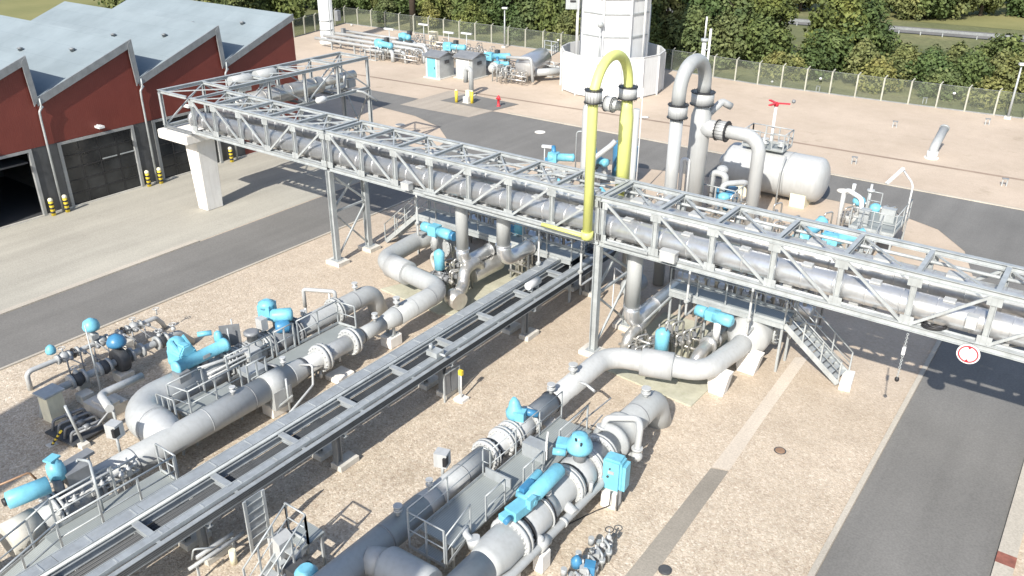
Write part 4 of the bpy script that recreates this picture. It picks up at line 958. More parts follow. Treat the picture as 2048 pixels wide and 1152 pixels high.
# ---------------------------------------------------------------- front pair of mains right of the rack
AX, AZ = -13.45, 1.2
t = Thing('gas_pipe', (AX, 15, AZ), 'grey gas main right of the rack running up into the big white bend', 'pipe')
t.part('pipe', B().cyl((AX - .05, 4, AZ), (AX, 14.2, AZ), .43, 26).lathe((AX, 14.2, AZ), (AX, 14.8, AZ), [(0, .43), (.5, .38), (.6, .38)], 24).cyl((AX, 14.8, AZ), (AX, 17.2, AZ), .38, 24), 'pipegrey')
t.part('insulated_pipe', B().cyl((AX, 17.2, AZ), (AX, 21.0, AZ), .39, 24), 'pipewhite')
t.part('pipe', B().tube([(AX, 21.0, AZ), (AX, 24.95, AZ), (-9.95, 26.05, AZ), (-9.6, 28.6, AZ), (-9.65, 29.6, AZ)], .40, 1.05, 26, 10), 'pipewhite')
t.part('sleeve', B().lathe((-12.2, 25.32, AZ), (-11.0, 25.72, AZ), [(0, .41), (.02, .54), (1.22, .54), (1.25, .41)], 26), 'pipewhite')
for y in (17.3, 18.15): t.part('flange', B().flange((AX, y, AZ), (0, 1, 0), .54, .1, .04, 18, .03), 'pipewhite')
t.part('gasket', B().ring((AX, 17.52, AZ), (0, 1, 0), .36, .46, .1).ring((AX, 19.62, AZ), (0, 1, 0), .36, .45, .08).ring((AX, 21.0, AZ), (0, 1, 0), .36, .42, .04), 'boltblack')
n = B(); nozzle(n, (AX, 21.0, AZ + .35), .35, .08); nozzle(n, (AX - .05, 22.5, AZ + .35), .4, .09); nozzle(n, (AX, 13.2, AZ + .42), .3, .07); nozzle(n, (AX - .05, 14.6, AZ + .35), .35, .06); t.part('nozzle', n, 'pipewhite')
n = B().tube([(AX + .38, 22.3, 1.5), (AX + .65, 22.3, 1.5), (AX + 1.1, 22.1, 1.5)], .05, .1, 8); t.part('drain', n, 'pipewhite')
t = Thing('elbow_head', (-9.65, 29.9, AZ), 'large white dished pipe head under the stair platform', 'pipe')
t.part('head', B().lathe((-9.64, 28.9, AZ), (-9.75, 31.4, AZ), [(0, .41), (.35, .62), (.5, .80), (.75, .86), (1.6, .86), (2.0, .7)], 28), 'pipewhite'); t.part('flange', B().flange((-8.9, 30.6, AZ), (1, .1, 0), .5, .08, .04, 14, .03), 'pipegrey')
def cone_foot(c, lab, w=1.0, top=.9):
    t = Thing('saddle_foot', c, lab, 'support', 'white tapered saddle supports'); c = V(c); b = B(); h1 = .16
    pr = [(c.x - w * .36, c.y, 0), (c.x + w * .36, c.y, 0), (c.x + w * .56, c.y, top), (c.x - w * .56, c.y, top)]
    b.prism([(x, y - .2, z) for x, y, z in pr], (0, .45, 0)); t.part('saddle', b, 'concwhite')
cone_foot((-9.62, 26.85, 0), 'nearer white tapered saddle under the big white bend', .8, .98)
cone_foot((-9.3, 29.0, 0), 'farther white tapered saddle under the dished pipe head', .95, .92)
t = Thing('valve', (AX, 19.1, AZ), 'valve with a small cyan hooded actuator on the front grey main', 'valve')
ball_valve(t, (AX, 19.1, AZ), .38, 1.0, 'pipewhite'); t.part('stem', B().cyl((AX - .05, 19.0, AZ + .4), (AX - .05, 19.0, 1.7), .16, 12), 'pipewhite')
a = t.part('actuator', B().lathe((AX - .1, 19.0, 1.62), (AX - .16, 19.0, 2.42), [(0, .22), (.08, .3), (.3, .31), (.42, .22), (.62, .17), (.78, .06)], 16).box((AX + .12, 18.95, 1.85), (.36, .34, .32), .3), 'cyan')
t.part('motor', B().cyl((AX + .1, 19.2, 1.85), (AX + .5, 19.45, 1.75), .13, 12), 'blue', under=a)
# tee barrel between the mains
t = Thing('tee_barrel', (-12.2, 12, AZ), 'fat grey barrel branching off the front main near the bottom edge', 'pipe')
t.part('branch', B().tube([(AX + .2, 11.75, AZ), (-12.75, 11.95, AZ)], .40, .3, 22), 'pipegrey'); t.part('barrel', B().lathe((-12.85, 11.93, AZ), (-10.9, 12.0, AZ), [(0, .38), (.12, .5), (.2, .52), (1.5, .52), (1.65, .48)], 26), 'pipegrey')
# right main with the big valves
DX, DZ = -10.6, 1.2
t = Thing('gas_pipe', (DX, 17, DZ), 'thick right gas main with big valves ending in an elbow into the gravel', 'pipe')
t.part('pipe', B().cyl((DX, 6, DZ), (DX, 14.0, DZ), .47, 28), 'pipecream' if False else 'pipegrey')
t.part('body', B().lathe((DX, 13.4, DZ), (DX, 15.0, DZ), [(0, .47), (.2, .52), (.5, .58), (1.35, .58), (1.5, .54), (1.6, .52)], 28), 'pipegrey')
t.part('pipe', B().cyl((DX, 14.9, DZ), (DX, 20.4, DZ), .48, 28), 'pipegrey')
t.part('pipe', B().tube([(DX, 20.3, DZ), (DX, 23.3, DZ), (DX + .02, 24.0, -.5)], .49, .85, 26, 9), 'pipegrey')
t.part('flange', B().flange((DX, 14.75, DZ), (0, 1, 0), .68, .12, .05, 24, .035), 'pipewhite')
for y, r in ((17.55, .66), (18.75, .66), (19.55, .64)): t.part('flange', B().flange((DX, y, DZ), (0, 1, 0), r, .09, .04, 22, .032), 'pipewhite')
t.part('reducer', B().lathe((DX, 15.1, DZ), (DX, 16.5, DZ), [(0, .5), (.1, .56), (1.0, .56), (1.15, .5), (1.4, .5)], 26), 'pipewhite')
t.part('gasket', B().ring((DX, 17.75, DZ), (0, 1, 0), .5, .62, .1).ring((DX, 15.12, DZ), (0, 1, 0), .45, .58, .05).ring((DX, 16.15, DZ), (0, 1, 0), .45, .575, .04), 'boltblack')
n = B(); nozzle(n, (DX, 22.6, DZ + .45), .35, .09); nozzle(n, (DX + .15, 16.3, DZ + .4), .3, .06); n.cyl((DX + .4, 16.9, DZ - .1), (DX + .75, 16.85, DZ - .25), .16, 12); t.part('nozzle', n, 'pipewhite')
n = B().tube([(DX - .55, 13.75, 1.45), (DX - .85, 13.72, 1.62), (DX - 1.0, 13.95, 1.62)], .1, .15, 10); n.cyl((DX - .52, 13.75, 1.35), (DX - .6, 13.75, 1.6), .2, 12); t.part('elbow', n, 'pipewhite')
t = Thing('valve', (DX, 18.15, DZ), 'valve with a round cyan mushroom actuator on the right main', 'valve')
ball_valve(t, (DX, 18.15, DZ), .47, 1.1, 'pipewhite'); t.part('stem', B().cyl((DX + .05, 18.2, DZ + .5), (DX + .05, 18.2, 2.25), .2, 14), 'midgrey')
c = V((DX + .05, 18.15, 2.25)); a = t.part('actuator', B().lathe(c - V((0, 0, .12)), c + V((0, 0, .62)), [(0, .22), (.05, .38), (.16, .42), (.28, .40), (.42, .33), (.52, .25), (.6, .24), (.64, .12)], 22), 'cyan')
t.part('arm', B().box(c + V((-.42, -.15, .05)), (.5, .4, .2), .4).cyl(c + V((-.2, -.45, .0)), c + V((-.55, -.62, .0)), .12, 10), 'cyan', under=a); t.part('bolt', B().cyl(c + V((.2, -.25, .3)), c + V((.22, -.28, .42)), .03, 6).cyl(c + V((.05, -.3, .45)), c + V((.05, -.33, .55)), .03, 6), 'black', under=a)
t = Thing('valve', (DX, 16.3, DZ), 'valve with a long cyan cylinder lying along the right main', 'valve')
t.part('stem', B().cyl((DX, 15.5, DZ + .4), (DX, 15.5, 1.95), .2, 14).cyl((DX, 16.4, DZ + .45), (DX, 16.4, 1.9), .12, 12), 'midgrey')
e0, e1 = V((DX + .05, 17.0, 2.15)), V((DX + .08, 15.35, 2.1))
a = t.part('cylinder', B().lathe(e0, e1, [(-.1, .12), (-.05, .2), (0, .235), (1.25, .235), (1.28, .2), (1.65, .18)], 20), 'cyan')
t.part('small_cylinder', B().lathe(e0 + V((-.42, -.35, -.05)), e1 + V((-.4, .1, -.05)), [(0, .1), (.05, .13), (1.1, .13), (1.15, .08)], 14), 'cyan', under=a)
t.part('yoke', B().box((DX + .0, 15.05, 2.02), (.42, .7, .3), -.1).box((DX - .1, 14.65, 2.0), (.26, .4, .2), -.2).cyl((DX - .3, 15.4, 2.15), (DX + .35, 15.4, 2.15), .09, 10).box((DX + .25, 15.3, 2.2), (.16, .3, .3)), 'cyan', under=a)
t.part('pilot', B().box((DX - .22, 15.75, 2.2), (.18, .5, .25)).cyl((DX + .05, 14.6, 2.05), (DX + .05, 14.35, 2.05), .08, 10), 'blue', under=a)
t = Thing('actuator_cabinet', (-9.7, 18.9, 0), 'upright cyan box actuator on a white foot right of the big valves', 'actuator')
b = B().box((-9.68, 18.88, 1.28), (.62, .52, 1.15), .12); bmesh.ops.bevel(b.bm, geom=[e for e in b.bm.edges], offset=.07, segments=2, affect='EDGES'); t.part('housing', b, 'cyan')
t.part('name_plate', B().box((-9.66, 18.605, 1.42), (.2, .012, .12), .12), 'galv'); t.part('cable', B().tube([(-9.6, 18.6, .75), (-9.55, 18.45, .3), (-9.9, 18.3, .03), (-10.3, 17.2, .03)], .018, .1, 6), 'black'); t.part('foot', B().box((-9.72, 18.86, .3), (.5, .45, .6), .1), 'concwhite'); t.part('cover', B().box((-9.33, 18.98, 1.2), (.12, .4, .9), .12), 'cyan'); t.part('stud', B().cyl((-9.75, 18.6, 1.25), (-9.75, 18.56, 1.25), .04, 8).cyl((-9.7, 18.62, 1.55), (-9.7, 18.58, 1.55), .03, 8).cyl((-9.4, 18.7, .0), (-9.4, 18.7, .8), .03, 6).cyl((-9.45, 19.2, .0), (-9.45, 19.2, .8), .03, 6), 'darkgrey')
t = Thing('bypass_pipe', (-10.0, 16, .9), 'slim straight bypass pipe alongside the right main', 'pipe')
t.part('pipe', B().tube([(DX - .1, 13.2, 1.0), (-10.05, 13.25, .95), (-9.95, 13.9, .9), (-9.95, 18.6, .9), (-10.3, 18.9, 1.1)], .13, .22, 12), 'pipegrey'); t.part('collar', B().cyl((-9.95, 15.1, .9), (-9.95, 15.55, .9), .18, 14).ball((-10.0, 15.25, 1.08), .14, 10).cyl((-9.95, 16.35, .9), (-9.95, 16.45, .9), .16, 12).tube([(-9.95, 17.9, .95), (-9.95, 17.95, 1.35)], .07, .1, 8), 'pipewhite')
t.part('band', B().torus((DX, 16.0, DZ), (0, 1, 0), .60, .03), 'pipewhite')
conc_support((-9.95, 15.3, 0), 'white block under the bypass pipe near its collar', (.34, .45, .66)); conc_support((DX, 20.6, 0), 'concrete block hidden under the far end of the right main', (.7, .6, .6))
conc_support((DX, 14.3, 0), 'concrete block under the near body of the right main', (.8, .7, .5)); conc_support((AX, 20.6, 0), 'concrete block under the front main by the far gate', (.6, .6, .7)); conc_support((AX, 15.5, 0), 'concrete block under the front main by the near gate', (.6, .6, .65))
t = Thing('bypass_arch', (-10.3, 20.6, 1), 'white arched bypass pipe bridging the far valve of the right main', 'pipe')
t.part('pipe', B().tube([(-10.95, 20.2, 1.3), (-10.85, 20.3, 2.0), (-10.0, 20.9, 2.0), (-9.75, 20.6, 1.95), (-9.75, 20.5, .9), (-10.1, 20.5, .7)], .11, .2, 12), 'pipewhite'); t.part('flange', B().cyl((-10.93, 20.2, 1.62), (-10.92, 20.22, 1.7), .2, 14).cyl((-9.75, 20.5, 1.1), (-9.75, 20.5, 1.18), .19, 14).ball((-9.75, 20.5, .85), .2, 12), 'pipewhite')
t.part('body', B().lathe((DX, 20.1, DZ), (DX, 21.2, DZ), [(0, .5), (.1, .66), (.25, .66), (.3, .56), (.8, .56), (.85, .66), (1.0, .66), (1.1, .5)], 24), 'pipegrey')
t = Thing('handle_frame', (-12.0, 21.2, 0), 'thin grey lever frame behind the right main', 'frame'); t.part('frame', B().bar(g(1165, 842, 1.5), g(1222, 796, 1.7), .035).bar(g(1178, 860, 1.2), g(1205, 830, 1.4), .035).bar(g(1180, 850, 0), g(1180, 850, 1.5), .04), 'galv_dark')
for (x, ys_, r, z) in ((AX, (9.5, 12.6, 16.0, 22.9, 24.0), .385, AZ), (DX, (9.0, 11.6, 15.9, 22.0), .49, DZ), (LX, (10.4, 14.9, 24.6), .43, LZ), (KX, (19.9, 22.4), .42, LZ)):
    t = Thing('weld_seams', (x, ys_[0], z), {AX: 'narrow weld seams round the front grey main', DX: 'narrow weld seams round the thick right main', LX: 'narrow weld seams round the grey main left of the rack', KX: 'narrow weld seams round the second main'}[x], 'weld seam', 'weld seams on the gas mains'); q = B()
    for y in ys_: rr = .43 if (x == AX and y < 14) else (.47 if (x in (DX, LX) and y < 14.2 and x != LX or (x == LX and y < 16.7)) else r); q.ring((x, y, z), (0, 1, 0), rr - .01, rr + .008, .035, 26)
    t.part('weld_band', q, 'midgrey')
# the walkway between them
t = Thing('walkway', (-12, 16, 0), 'grey plate walkway with railings and steps between the two front mains', 'walkway')
t.part('deck', B().span(-12.78, -11.5, 13.35, 16.25, 1.30, 1.36), 'grating'); t.part('deck', B().span(-12.6, -11.35, 16.3, 20.3, 1.22, 1.27), 'grating')
t.part('riser', B().span(-12.7, -11.75, 16.252, 16.30, .9, 1.7).span(-12.5, -11.62, 17.9, 18.35, 1.232, 1.75), 'rackgrey')
t.part('step', B().span(-12.55, -11.75, 12.95, 13.3, .98, 1.02).span(-12.55, -11.75, 12.55, 12.9, .66, .7).span(-12.55, -11.75, 12.2, 12.5, .34, .38), 'grating')
t.part('railing', B().rail([(-12.78, 12.9, 1.36), (-12.78, 16.25, 1.36), (-12.62, 16.4, 1.23), (-12.62, 20.4, 1.23)], 1.05, .02, 1.5), 'galv')
t.part('railing', B().rail([(-12.78, 12.9, 1.0), (-11.5, 12.9, 1.0)], 1.3, .024, .65).rail([(-11.48, 12.95, 1.0), (-11.48, 14.0, 1.36)], 1.1, .022, 1.1), 'galv')
t.part('railing', B().rail([(-11.48, 14.7, 1.36), (-11.48, 15.6, 1.36)], .9, .022, .9).rail([(-11.38, 16.4, 1.2), (-11.38, 17.4, 1.2)], 1.0, .024, .5).rail([(-11.55, 18.6, 1.2), (-11.55, 20.3, 1.2)], 1.0, .025), 'galv')
lg = B()
for y in (12.4, 13.5, 16.2, 18, 20.2):
    for x in (-12.65, -11.72): lg.bar((x, y, 0), (x, y, 1.18 if y < 19 else 1.1), .07)
lg.rail([(-12.78, 12.2, .1), (-11.7, 12.2, .1)], 1.2, .022, .35); t.part('leg', lg, 'galv')
t = Thing('plate_cover', (-11.9, 17.8, 1.2), 'pale upright sheet metal guard on the front walkway', 'guard'); t.part('sheet', B().box((-11.75, 18.2, 1.75), (.06, .55, .7), .5), 'concwhite')
# steps in the bottom edge with the white box
t = Thing('stair_stand', (-15.6, 10.9, 0), 'small railed stair stand at the bottom edge of the photo', 'stairs')
t.part('stringer', B().stair((-15.4, 9.6, .1), (-15.4, 11.2, 1.2), .7, (1, 0, 0), 5), 'galv'); t.part('railing', B().stairrail((-15.4, 9.6, .1), (-15.4, 11.2, 1.2), .8, (1, 0, 0)).rail([(-15.8, 11.2, 1.2), (-15.0, 11.2, 1.2)]), 'galv'); t.part('deck', B().span(-15.8, -15.0, 11.0, 11.8, 1.15, 1.2), 'grating')
t.part('leg', B().bar((-15.75, 11.7, 0), (-15.75, 11.7, 1.14), .07).bar((-15.05, 11.7, 0), (-15.05, 11.7, 1.14), .07), 'galv')
t = Thing('instrument_box', (-15.7, 10.8, 0), 'pale grey sloping cabinet on the stair stand at the bottom edge', 'cabinet'); t.part('cabinet', B().prism([(-16.0, 10.6, .4), (-15.5, 10.6, .4), (-15.5, 10.6, 1.3), (-15.75, 10.6, 1.45), (-16.0, 10.6, 1.3)], (0, .5, 0)), 'pipewhite')
t.part('stand', B().box((-15.75, 10.85, .2), (.4, .4, .4)), 'galv')
t = Thing('valve', (-14.3, 10.5, 0), 'valve with a cyan head cut off by the bottom edge of the photo', 'valve'); t.part('actuator', B().lathe((-14.25, 10.45, .95), (-14.25, 10.45, 1.35), [(0, .2), (.05, .32), (.25, .32), (.4, .2)], 16), 'cyan'); t.part('body', B().cyl((-14.25, 10.45, 0), (-14.25, 10.45, .95), .14, 12).box((-14.9, 10.6, .7), (.6, .5, .5)).cyl((-14.9, 10.1, .5), (-14.9, 11.1, .5), .2, 14), 'darkgrey')
t = Thing('pipe_bench', (-17.5, 9.7, 0), 'low bench of thin pale pipes right of the rack near the bottom edge', 'pipe bench')
t.part('pipe', B().cyl((-17.3, 8.9, .75), (-17.25, 10.7, .75), .055, 10).cyl((-17.55, 9.3, .72), (-17.5, 10.5, .72), .07, 10), 'pipegrey'); t.part('leg', B().bar((-17.4, 9.2, 0), (-17.4, 9.2, .7), .06).bar((-17.4, 10.4, 0), (-17.4, 10.4, .7), .06).tube([(-17.6, 9.2, .7), (-17.5, 9.25, 1.1), (-17.2, 9.6, 1.05)], .03, .1, 6), 'galv')
t.part('pot', B().cyl((-17.2, 10.2, .0), (-17.2, 10.2, .5), .1, 12), 'cream')
# small valve skid bottom right
p0 = g(1165, 1142, .3); p1 = g(1220, 1078, .3)
t = Thing('valve_skid', p0, 'small group of white valves and blue caps at the bottom edge by the path', 'valve group'); d = (p1 - p0).normalized()
q = B().cyl(p0 - d * .5, p1 + d * .1, .06, 10)
for f in (0.0, .2, .45, .7, .95): c = p0.lerp(p1, f); q.cyl(c - d * .04, c + d * .04, .14, 12); q.ball(c + V((0, 0, .12)), .1, 10); q.cyl(c + V((0, 0, .1)), c + V((0, 0, .42)), .03, 6)
t.part('pipe', q, 'pipewhite'); q = B()
for f in (.25, .95): c = p0.lerp(p1, f); q.torus(c + V((0, 0, .42)), (0, 0, 1), .12, .018, 14, 5); q.box(c + V((.1, .1, .15)), (.12, .16, .12))
t.part('hand_wheel', q, 'darkgrey'); t.part('blue_cap', B().box(p0 + V((.2, .05, .2)), (.3, .3, .3), .4).lathe(p0 + V((-.15, -.1, .2)), p0 + V((-.15, -.1, .55)), [(0, .16), (.2, .16), (.35, .05)], 12), 'blue')
q = B()
for f in (-.5, -.25, 0, .25, .5, .75): c = p0.lerp(p1, f); o = V((.28, -.18, 0)); q.tube([c + o + V((0, 0, -.28)), c + o + V((0, 0, .3 + .12 * (f % .5))), c + V((0, 0, .28)), c + V((-.2, .12, -.2))], .04, .08, 7); q.cyl(c + o + V((0, 0, .02)), c + o + V((0, 0, .14)), .1, 10); q.cyl(c + V((-.2, .12, -.1)), c + V((-.2, .12, 0)), .1, 10)
q.cyl(p0 + V((.28, -.18, .05)) - d * .6, p1 + V((.2, -.18, .05)) - d * .1, .05, 8)
t.part('small_pipe', q, 'galv'); q = B()
for f in (-.4, .1, .55): c = p0.lerp(p1, f); q.box(c + V((.1, -.3, .22)), (.2, .18, .22), .5); q.cyl(c + V((-.3, .1, .1)), c + V((-.3, .1, .34)), .09, 10)
t.part('blue_fitting', q, 'pipegrey')
t.part('stand', B().cyl((p1.x + .1, p1.y - .1, 0), (p1.x + .1, p1.y - .1, .3), .04, 8).cyl((p0.x, p0.y, 0), (p0.x, p0.y, .3), .04, 8), 'white')
# ================================================================== pipework under and behind the bridge
def riser(x, lab, zlow=1.6, r=.31, yend=31.5, shift=0, mat='pipegrey'):
    t = Thing('drop_pipe', (x, 27.6, 0), lab, 'pipe', 'vertical pipes dropping from the bridge')
    t.part('pipe', B().cyl((x, 27.6, 5.15), (x, 27.6, zlow + .75), r, 22), mat)
    t.part('elbow', B().tube([(x, 27.6, zlow + .8), (x, 27.6, zlow), (x + shift, yend, zlow)], r * 1.05, r * 1.9, 22, 9), 'clad')
    t.part('band', B().ring((x, 27.6, zlow + .78), (0, 0, 1), r, r + .05, .05).ring((x + shift * .5, 29.6, zlow), (0, 1, 0), r * 1.04, r + .06, .05), 'clad')
riser(-22.75, 'left grey vertical pipe dropping from the middle bridge section with a silver elbow', 1.55, .29)
riser(-20.4, 'right grey vertical pipe dropping from the middle bridge section with a silver elbow', 2.35, .31, 30.2)
riser(-13.9, 'grey vertical pipe dropping from the right bridge section beside the trestle', 1.3, .31, 32.0)
t = Thing('clad_elbow', (-22.2, 26.6, .7), 'dull silver clad elbow pipe looped beside the rack under the bridge', 'pipe')
t.part('loop', B().tube([(-22.0, 26.25, .75), (-22.25, 27.0, .75), (-22.4, 27.25, 1.5), (-22.5, 28.4, 1.5), (-22.5, 28.6, .85)], .28, .55, 18), 'alu'); t.part('drum', B().dome((-22.6, 28.1, .85), (-22.4, 29.9, .95), .4, .1, 20, True), 'alu'); t.part('cap', B().dome((-21.6, 25.95, .6), (-22.2, 26.1, .65), .42, .1, 18), 'alu')
q = B().torus((-24.3, 27.6, 1.2), (.3, 1, .1), .42, .13, 22, 10)
t = Thing('pipe_hoop', (-24.3, 27.6, 0), 'cream hooped pipe bend behind the grey U bend under the bridge', 'pipe'); t.part('hoop', q, 'pipecream'); t.part('stand', B().cyl((-24.3, 27.6, 0), (-24.3, 27.6, .8), .08, 8), 'galv')
t = Thing('valve', (-25, 28.5, 1.2), 'valve with a horizontal cyan cylinder under the left part of the bridge', 'valve')
ball_valve(t, (-25.3, 29.6, 1.3), .45, 1.1, 'pipegrey'); a = t.part('actuator', B().lathe((-26.0, 28.55, 2.35), (-24.1, 28.45, 2.35), [(0, .16), (.05, .25), (.55, .25), (.56, .2), (1.2, .2), (1.22, .26), (1.8, .26), (1.9, .12)], 18).box((-25.2, 28.5, 2.35), (.5, .5, .5)), 'cyan'); t.part('motor', B().cyl((-24.1, 28.45, 2.35), (-23.9, 28.44, 2.35), .22, 14), 'blue', under=a); t.part('stem', B().cyl((-25.2, 28.5, 1.3), (-25.2, 28.5, 2.2), .17, 12), 'pipewhite')
t = Thing('valve', (-23.7, 27.05, 0), 'valve with an upright cyan can actuator behind the grey U bend', 'valve')
t.part('actuator', B().lathe((-23.7, 27.05, 1.2), (-23.7, 27.05, 2.25), [(0, .1), (.06, .24), (.85, .26), (.95, .2), (1.05, .05)], 16), 'cyan'); t.part('body', B().cyl((-24.2, 27.0, .8), (-23.2, 27.1, .8), .2, 14).cyl((-23.7, 27.05, .5), (-23.7, 27.05, 1.2), .12, 10).flange((-23.7, 27.05, .8), (1, .1, 0), .32, .06, .5, 10, .025), 'midgrey')
def manifold(name_, loc, lab, n, dx, dy, h=1.3):
    """small-bore manifold: parallel tubes with little valves and gauges"""
    t = Thing('manifold', loc, lab, 'manifold', 'small bore manifolds under the bridge'); x, y, _ = loc; q = B(); w = B(); rr = random.Random(int(x * 10) + n)
    for i in range(n):
        a = x + dx * i / n; hh = h * (.7 + .5 * rr.random()); yy = y + dy * rr.random()
        q.tube([(a, yy, .06), (a, yy, hh), (a + .25, yy + .5, hh), (a + .25, yy + .5, .2)], .045, .12, 7); q.ball((a, yy, hh * .6), .1, 8); q.cyl((a, yy - .1, hh * .6), (a, yy + .1, hh * .6), .085, 8)
        w.torus((a - .1, yy - .05, hh * .72), (rr.random(), -1, .3), .09, .016, 12, 5); w.box((a + .1, yy + .2, hh * .8), (.14, .14, .18), rr.random())
    for k in range(2): q.cyl((x - .2, y + dy * .4 + .2 * k, .5 + .35 * k), (x + dx + .2, y + dy * .4 + .2 * k, .5 + .35 * k), .06, 8)
    t.part('tubing', q, 'alu'); t.part('hand_wheel', w, 'midgrey')
manifold('m', (-24.0, 26.9, 0), 'dull silver small bore manifold between the grey U bend and the silver elbow', 7, 1.4, 1.2)
manifold('m', (-21.8, 29.8, 0), 'white small bore manifold left of the rack under the bridge', 7, 1.4, 1.0, 1.5)
manifold('m', (-13.9, 26.6, 0), 'silver small bore manifold at the foot of the right drop pipe', 8, 1.5, 1.2, 1.0)
manifold('m', (-12.1, 26.6, 0), 'silver small bore manifold in the middle of the big white bend', 5, 1.2, .6, .55)
manifold('m', (-13.0, 31.6, 0), 'dark small bore manifold behind the stair platform', 12, 4.2, 1.5, 3.0)
manifold('m', (-26.6, 32.0, 0), 'dark small bore manifold behind the left bridge platform', 14, 6.0, 1.5, 2.6)
t = Thing('u_tube', (-21.9, 30.6, 0), 'white inverted U tubes standing beside the rack under the bridge', 'pipe'); q = B()
for i in range(3): q.tube([(-21.95 + .12 * i, 30.3 + .5 * i, 0), (-21.95 + .12 * i, 30.3 + .5 * i, 1.5), (-21.75 + .12 * i, 30.6 + .5 * i, 1.5), (-21.75 + .12 * i, 30.6 + .5 * i, .5)], .06, .12, 8)
t.part('tube', q, 'pipewhite')
t = Thing('valve', (-21.8, 30.9, 0), 'valve with a blue and cyan head right of the bridge drop pipes', 'valve'); t.part('actuator', B().lathe((-21.9, 30.9, 2.1), (-21.9, 30.9, 2.8), [(0, .12), (.1, .26), (.5, .26), (.7, .1)], 14), 'cyan'); t.part('motor', B().cyl((-22.4, 30.9, 2.3), (-21.9, 30.9, 2.3), .24, 14), 'blue'); t.part('body', B().cyl((-21.9, 30.9, 0), (-21.9, 30.9, 2.1), .16, 12).dome((-22.6, 31.4, 1.1), (-21.2, 31.4, 1.1), .36, .1, 18, True), 'pipegrey')
t = Thing('valve', (-11, 28.6, 0), 'valve with a horizontal cyan cylinder in front of the stair platform', 'valve')
a = t.part('actuator', B().lathe((-11.6, 28.7, 2.2), (-9.95, 28.55, 2.2), [(0, .12), (.03, .23), (.45, .23), (.46, .18), (.8, .18), (.82, .25), (1.55, .25), (1.63, .14)], 18).box((-10.85, 28.63, 2.22), (.5, .4, .42)), 'cyan'); t.part('stem', B().cyl((-10.6, 28.6, 1.1), (-10.6, 28.6, 2.05), .15, 12), 'white')
t.part('body', B().tube([(-10.9, 27.1, .35), (-10.75, 27.3, 1.0), (-10.75, 28.1, 1.05), (-10.6, 29.6, 1.05)], .27, .5, 18), 'alu'); t.part('band', B().cyl((-10.75, 28.2, 1.05), (-10.74, 28.35, 1.05), .36, 18).cyl((-10.75, 28.75, 1.05), (-10.72, 28.9, 1.05), .34, 18), 'clad')
t = Thing('valve', (-12.15, 27, 0), 'valve with an upright cyan can actuator inside the big white bend', 'valve'); t.part('actuator', B().lathe((-12.15, 26.95, .85), (-12.15, 26.95, 1.95), [(0, .1), (.06, .27), (.9, .29), (1.0, .22), (1.1, .06)], 16), 'cyan')
t.part('stud', B().cyl((-12.3, 26.9, 1.8), (-12.3, 26.9, 2.1), .03, 6).cyl((-12.0, 26.9, 1.8), (-12.0, 26.9, 2.1), .03, 6), 'midgrey'); t.part('body', B().cyl((-12.15, 26.95, 0), (-12.15, 26.95, .85), .13, 10).flange((-12.15, 26.95, .6), (1, 0, 0), .28, .06, .4, 10, .02), 'midgrey')
t = Thing('clad_elbow', (-13.5, 27.5, .5), 'ribbed silver clad elbow at the foot of the right drop pipe', 'pipe'); t.part('loop', B().tube([(-13.75, 26.9, .15), (-13.75, 27.2, .9), (-13.7, 28.0, 1.0), (-13.95, 30.0, 1.1)], .24, .4, 16), 'alu'); q = B()
for i in range(5): q.ring((-13.73 - .04 * i, 27.8 + .35 * i, .98 + .02 * i), (-.1, 1, .03), .235, .27, .05, 16)
t.part('rib', q, 'clad')
t = Thing('valve', (-17, 31.5, 0), 'dark blue pump unit behind the right trestle under the bridge', 'pump'); t.part('motor', B().lathe((-15.9, 31.6, .5), (-15.9, 31.6, 2.2), [(0, .3), (.2, .36), (1.4, .36), (1.6, .3), (1.7, .1)], 18), 'blue'); t.part('housing', B().lathe((-15.9, 31.0, .9), (-15.9, 32.2, .9), [(0, .3), (.1, .45), (1.1, .45), (1.2, .3)], 18), 'pipegrey')
t.part('frame', B().bar((-15.4, 30.6, 0), (-15.4, 30.6, 1.6), .05).bar((-15.4, 30.6, 1.6), (-16.4, 30.6, 2.0), .05).bar((-16.4, 30.6, 0), (-16.4, 30.6, 2.0), .05), 'white')
# platforms
def platform(t, x0, x1, y0, y1, z, rails, leg=1.8, lat=True):
    t.part('deck', B().span(x0, x1, y0, y1, z - .05, z), 'grating'); b = B()
    for y in (y0 - .03, y1 + .03): b.hbeam((x0, y, z - .09), (x1, y, z - .09), .06, .2)
    t.part('edge_beam', b, 'galv'); lg = B(); n = max(1, round((x1 - x0) / leg))
    for i in range(n + 1):
        for y in (y0 + .08, y1 - .08): x = x0 + .06 + (x1 - x0 - .12) * i / n; lg.bar((x, y, 0), (x, y, z - .2), .09)
    t.part('leg', lg, 'galv')
    for r in rails: t.part('railing', B().rail(r, 1.05, .026, 1.3), 'galv')
t = Thing('stair_platform', (-11, 30, 0), 'raised grating platform with a steep stair beside the big white bend', 'platform')
platform(t, -13.2, -8.3, 29.55, 30.75, 2.2, [[(-13.2, 29.57, 2.2), (-8.3, 29.57, 2.2)], [(-13.2, 30.73, 2.2), (-8.3, 30.73, 2.2)]])
t.part('stair', B().stair((-5.95, 30.42, .15), (-8.25, 30.1, 2.15), .95, V((.14, 1, 0)).normalized(), 11, .24), 'galv'); t.part('stair_rail', B().stairrail((-5.95, 30.42, .15), (-8.25, 30.1, 2.2), .98, V((.14, 1, 0)).normalized(), 1.0, .028), 'galv')
t.part('footing', B().box((-5.8, 30.44, .14), (.42, 1.2, .28), .14), 'concwhite'); t.part('knee_brace', B().bar((-13.1, 29.55, 1.98), (-13.75, 27.6, .95), .07), 'galv')
t = Thing('stair_platform', (-26, 30, 0), 'raised grating platform with a stair left of the bridge drop pipes', 'platform')
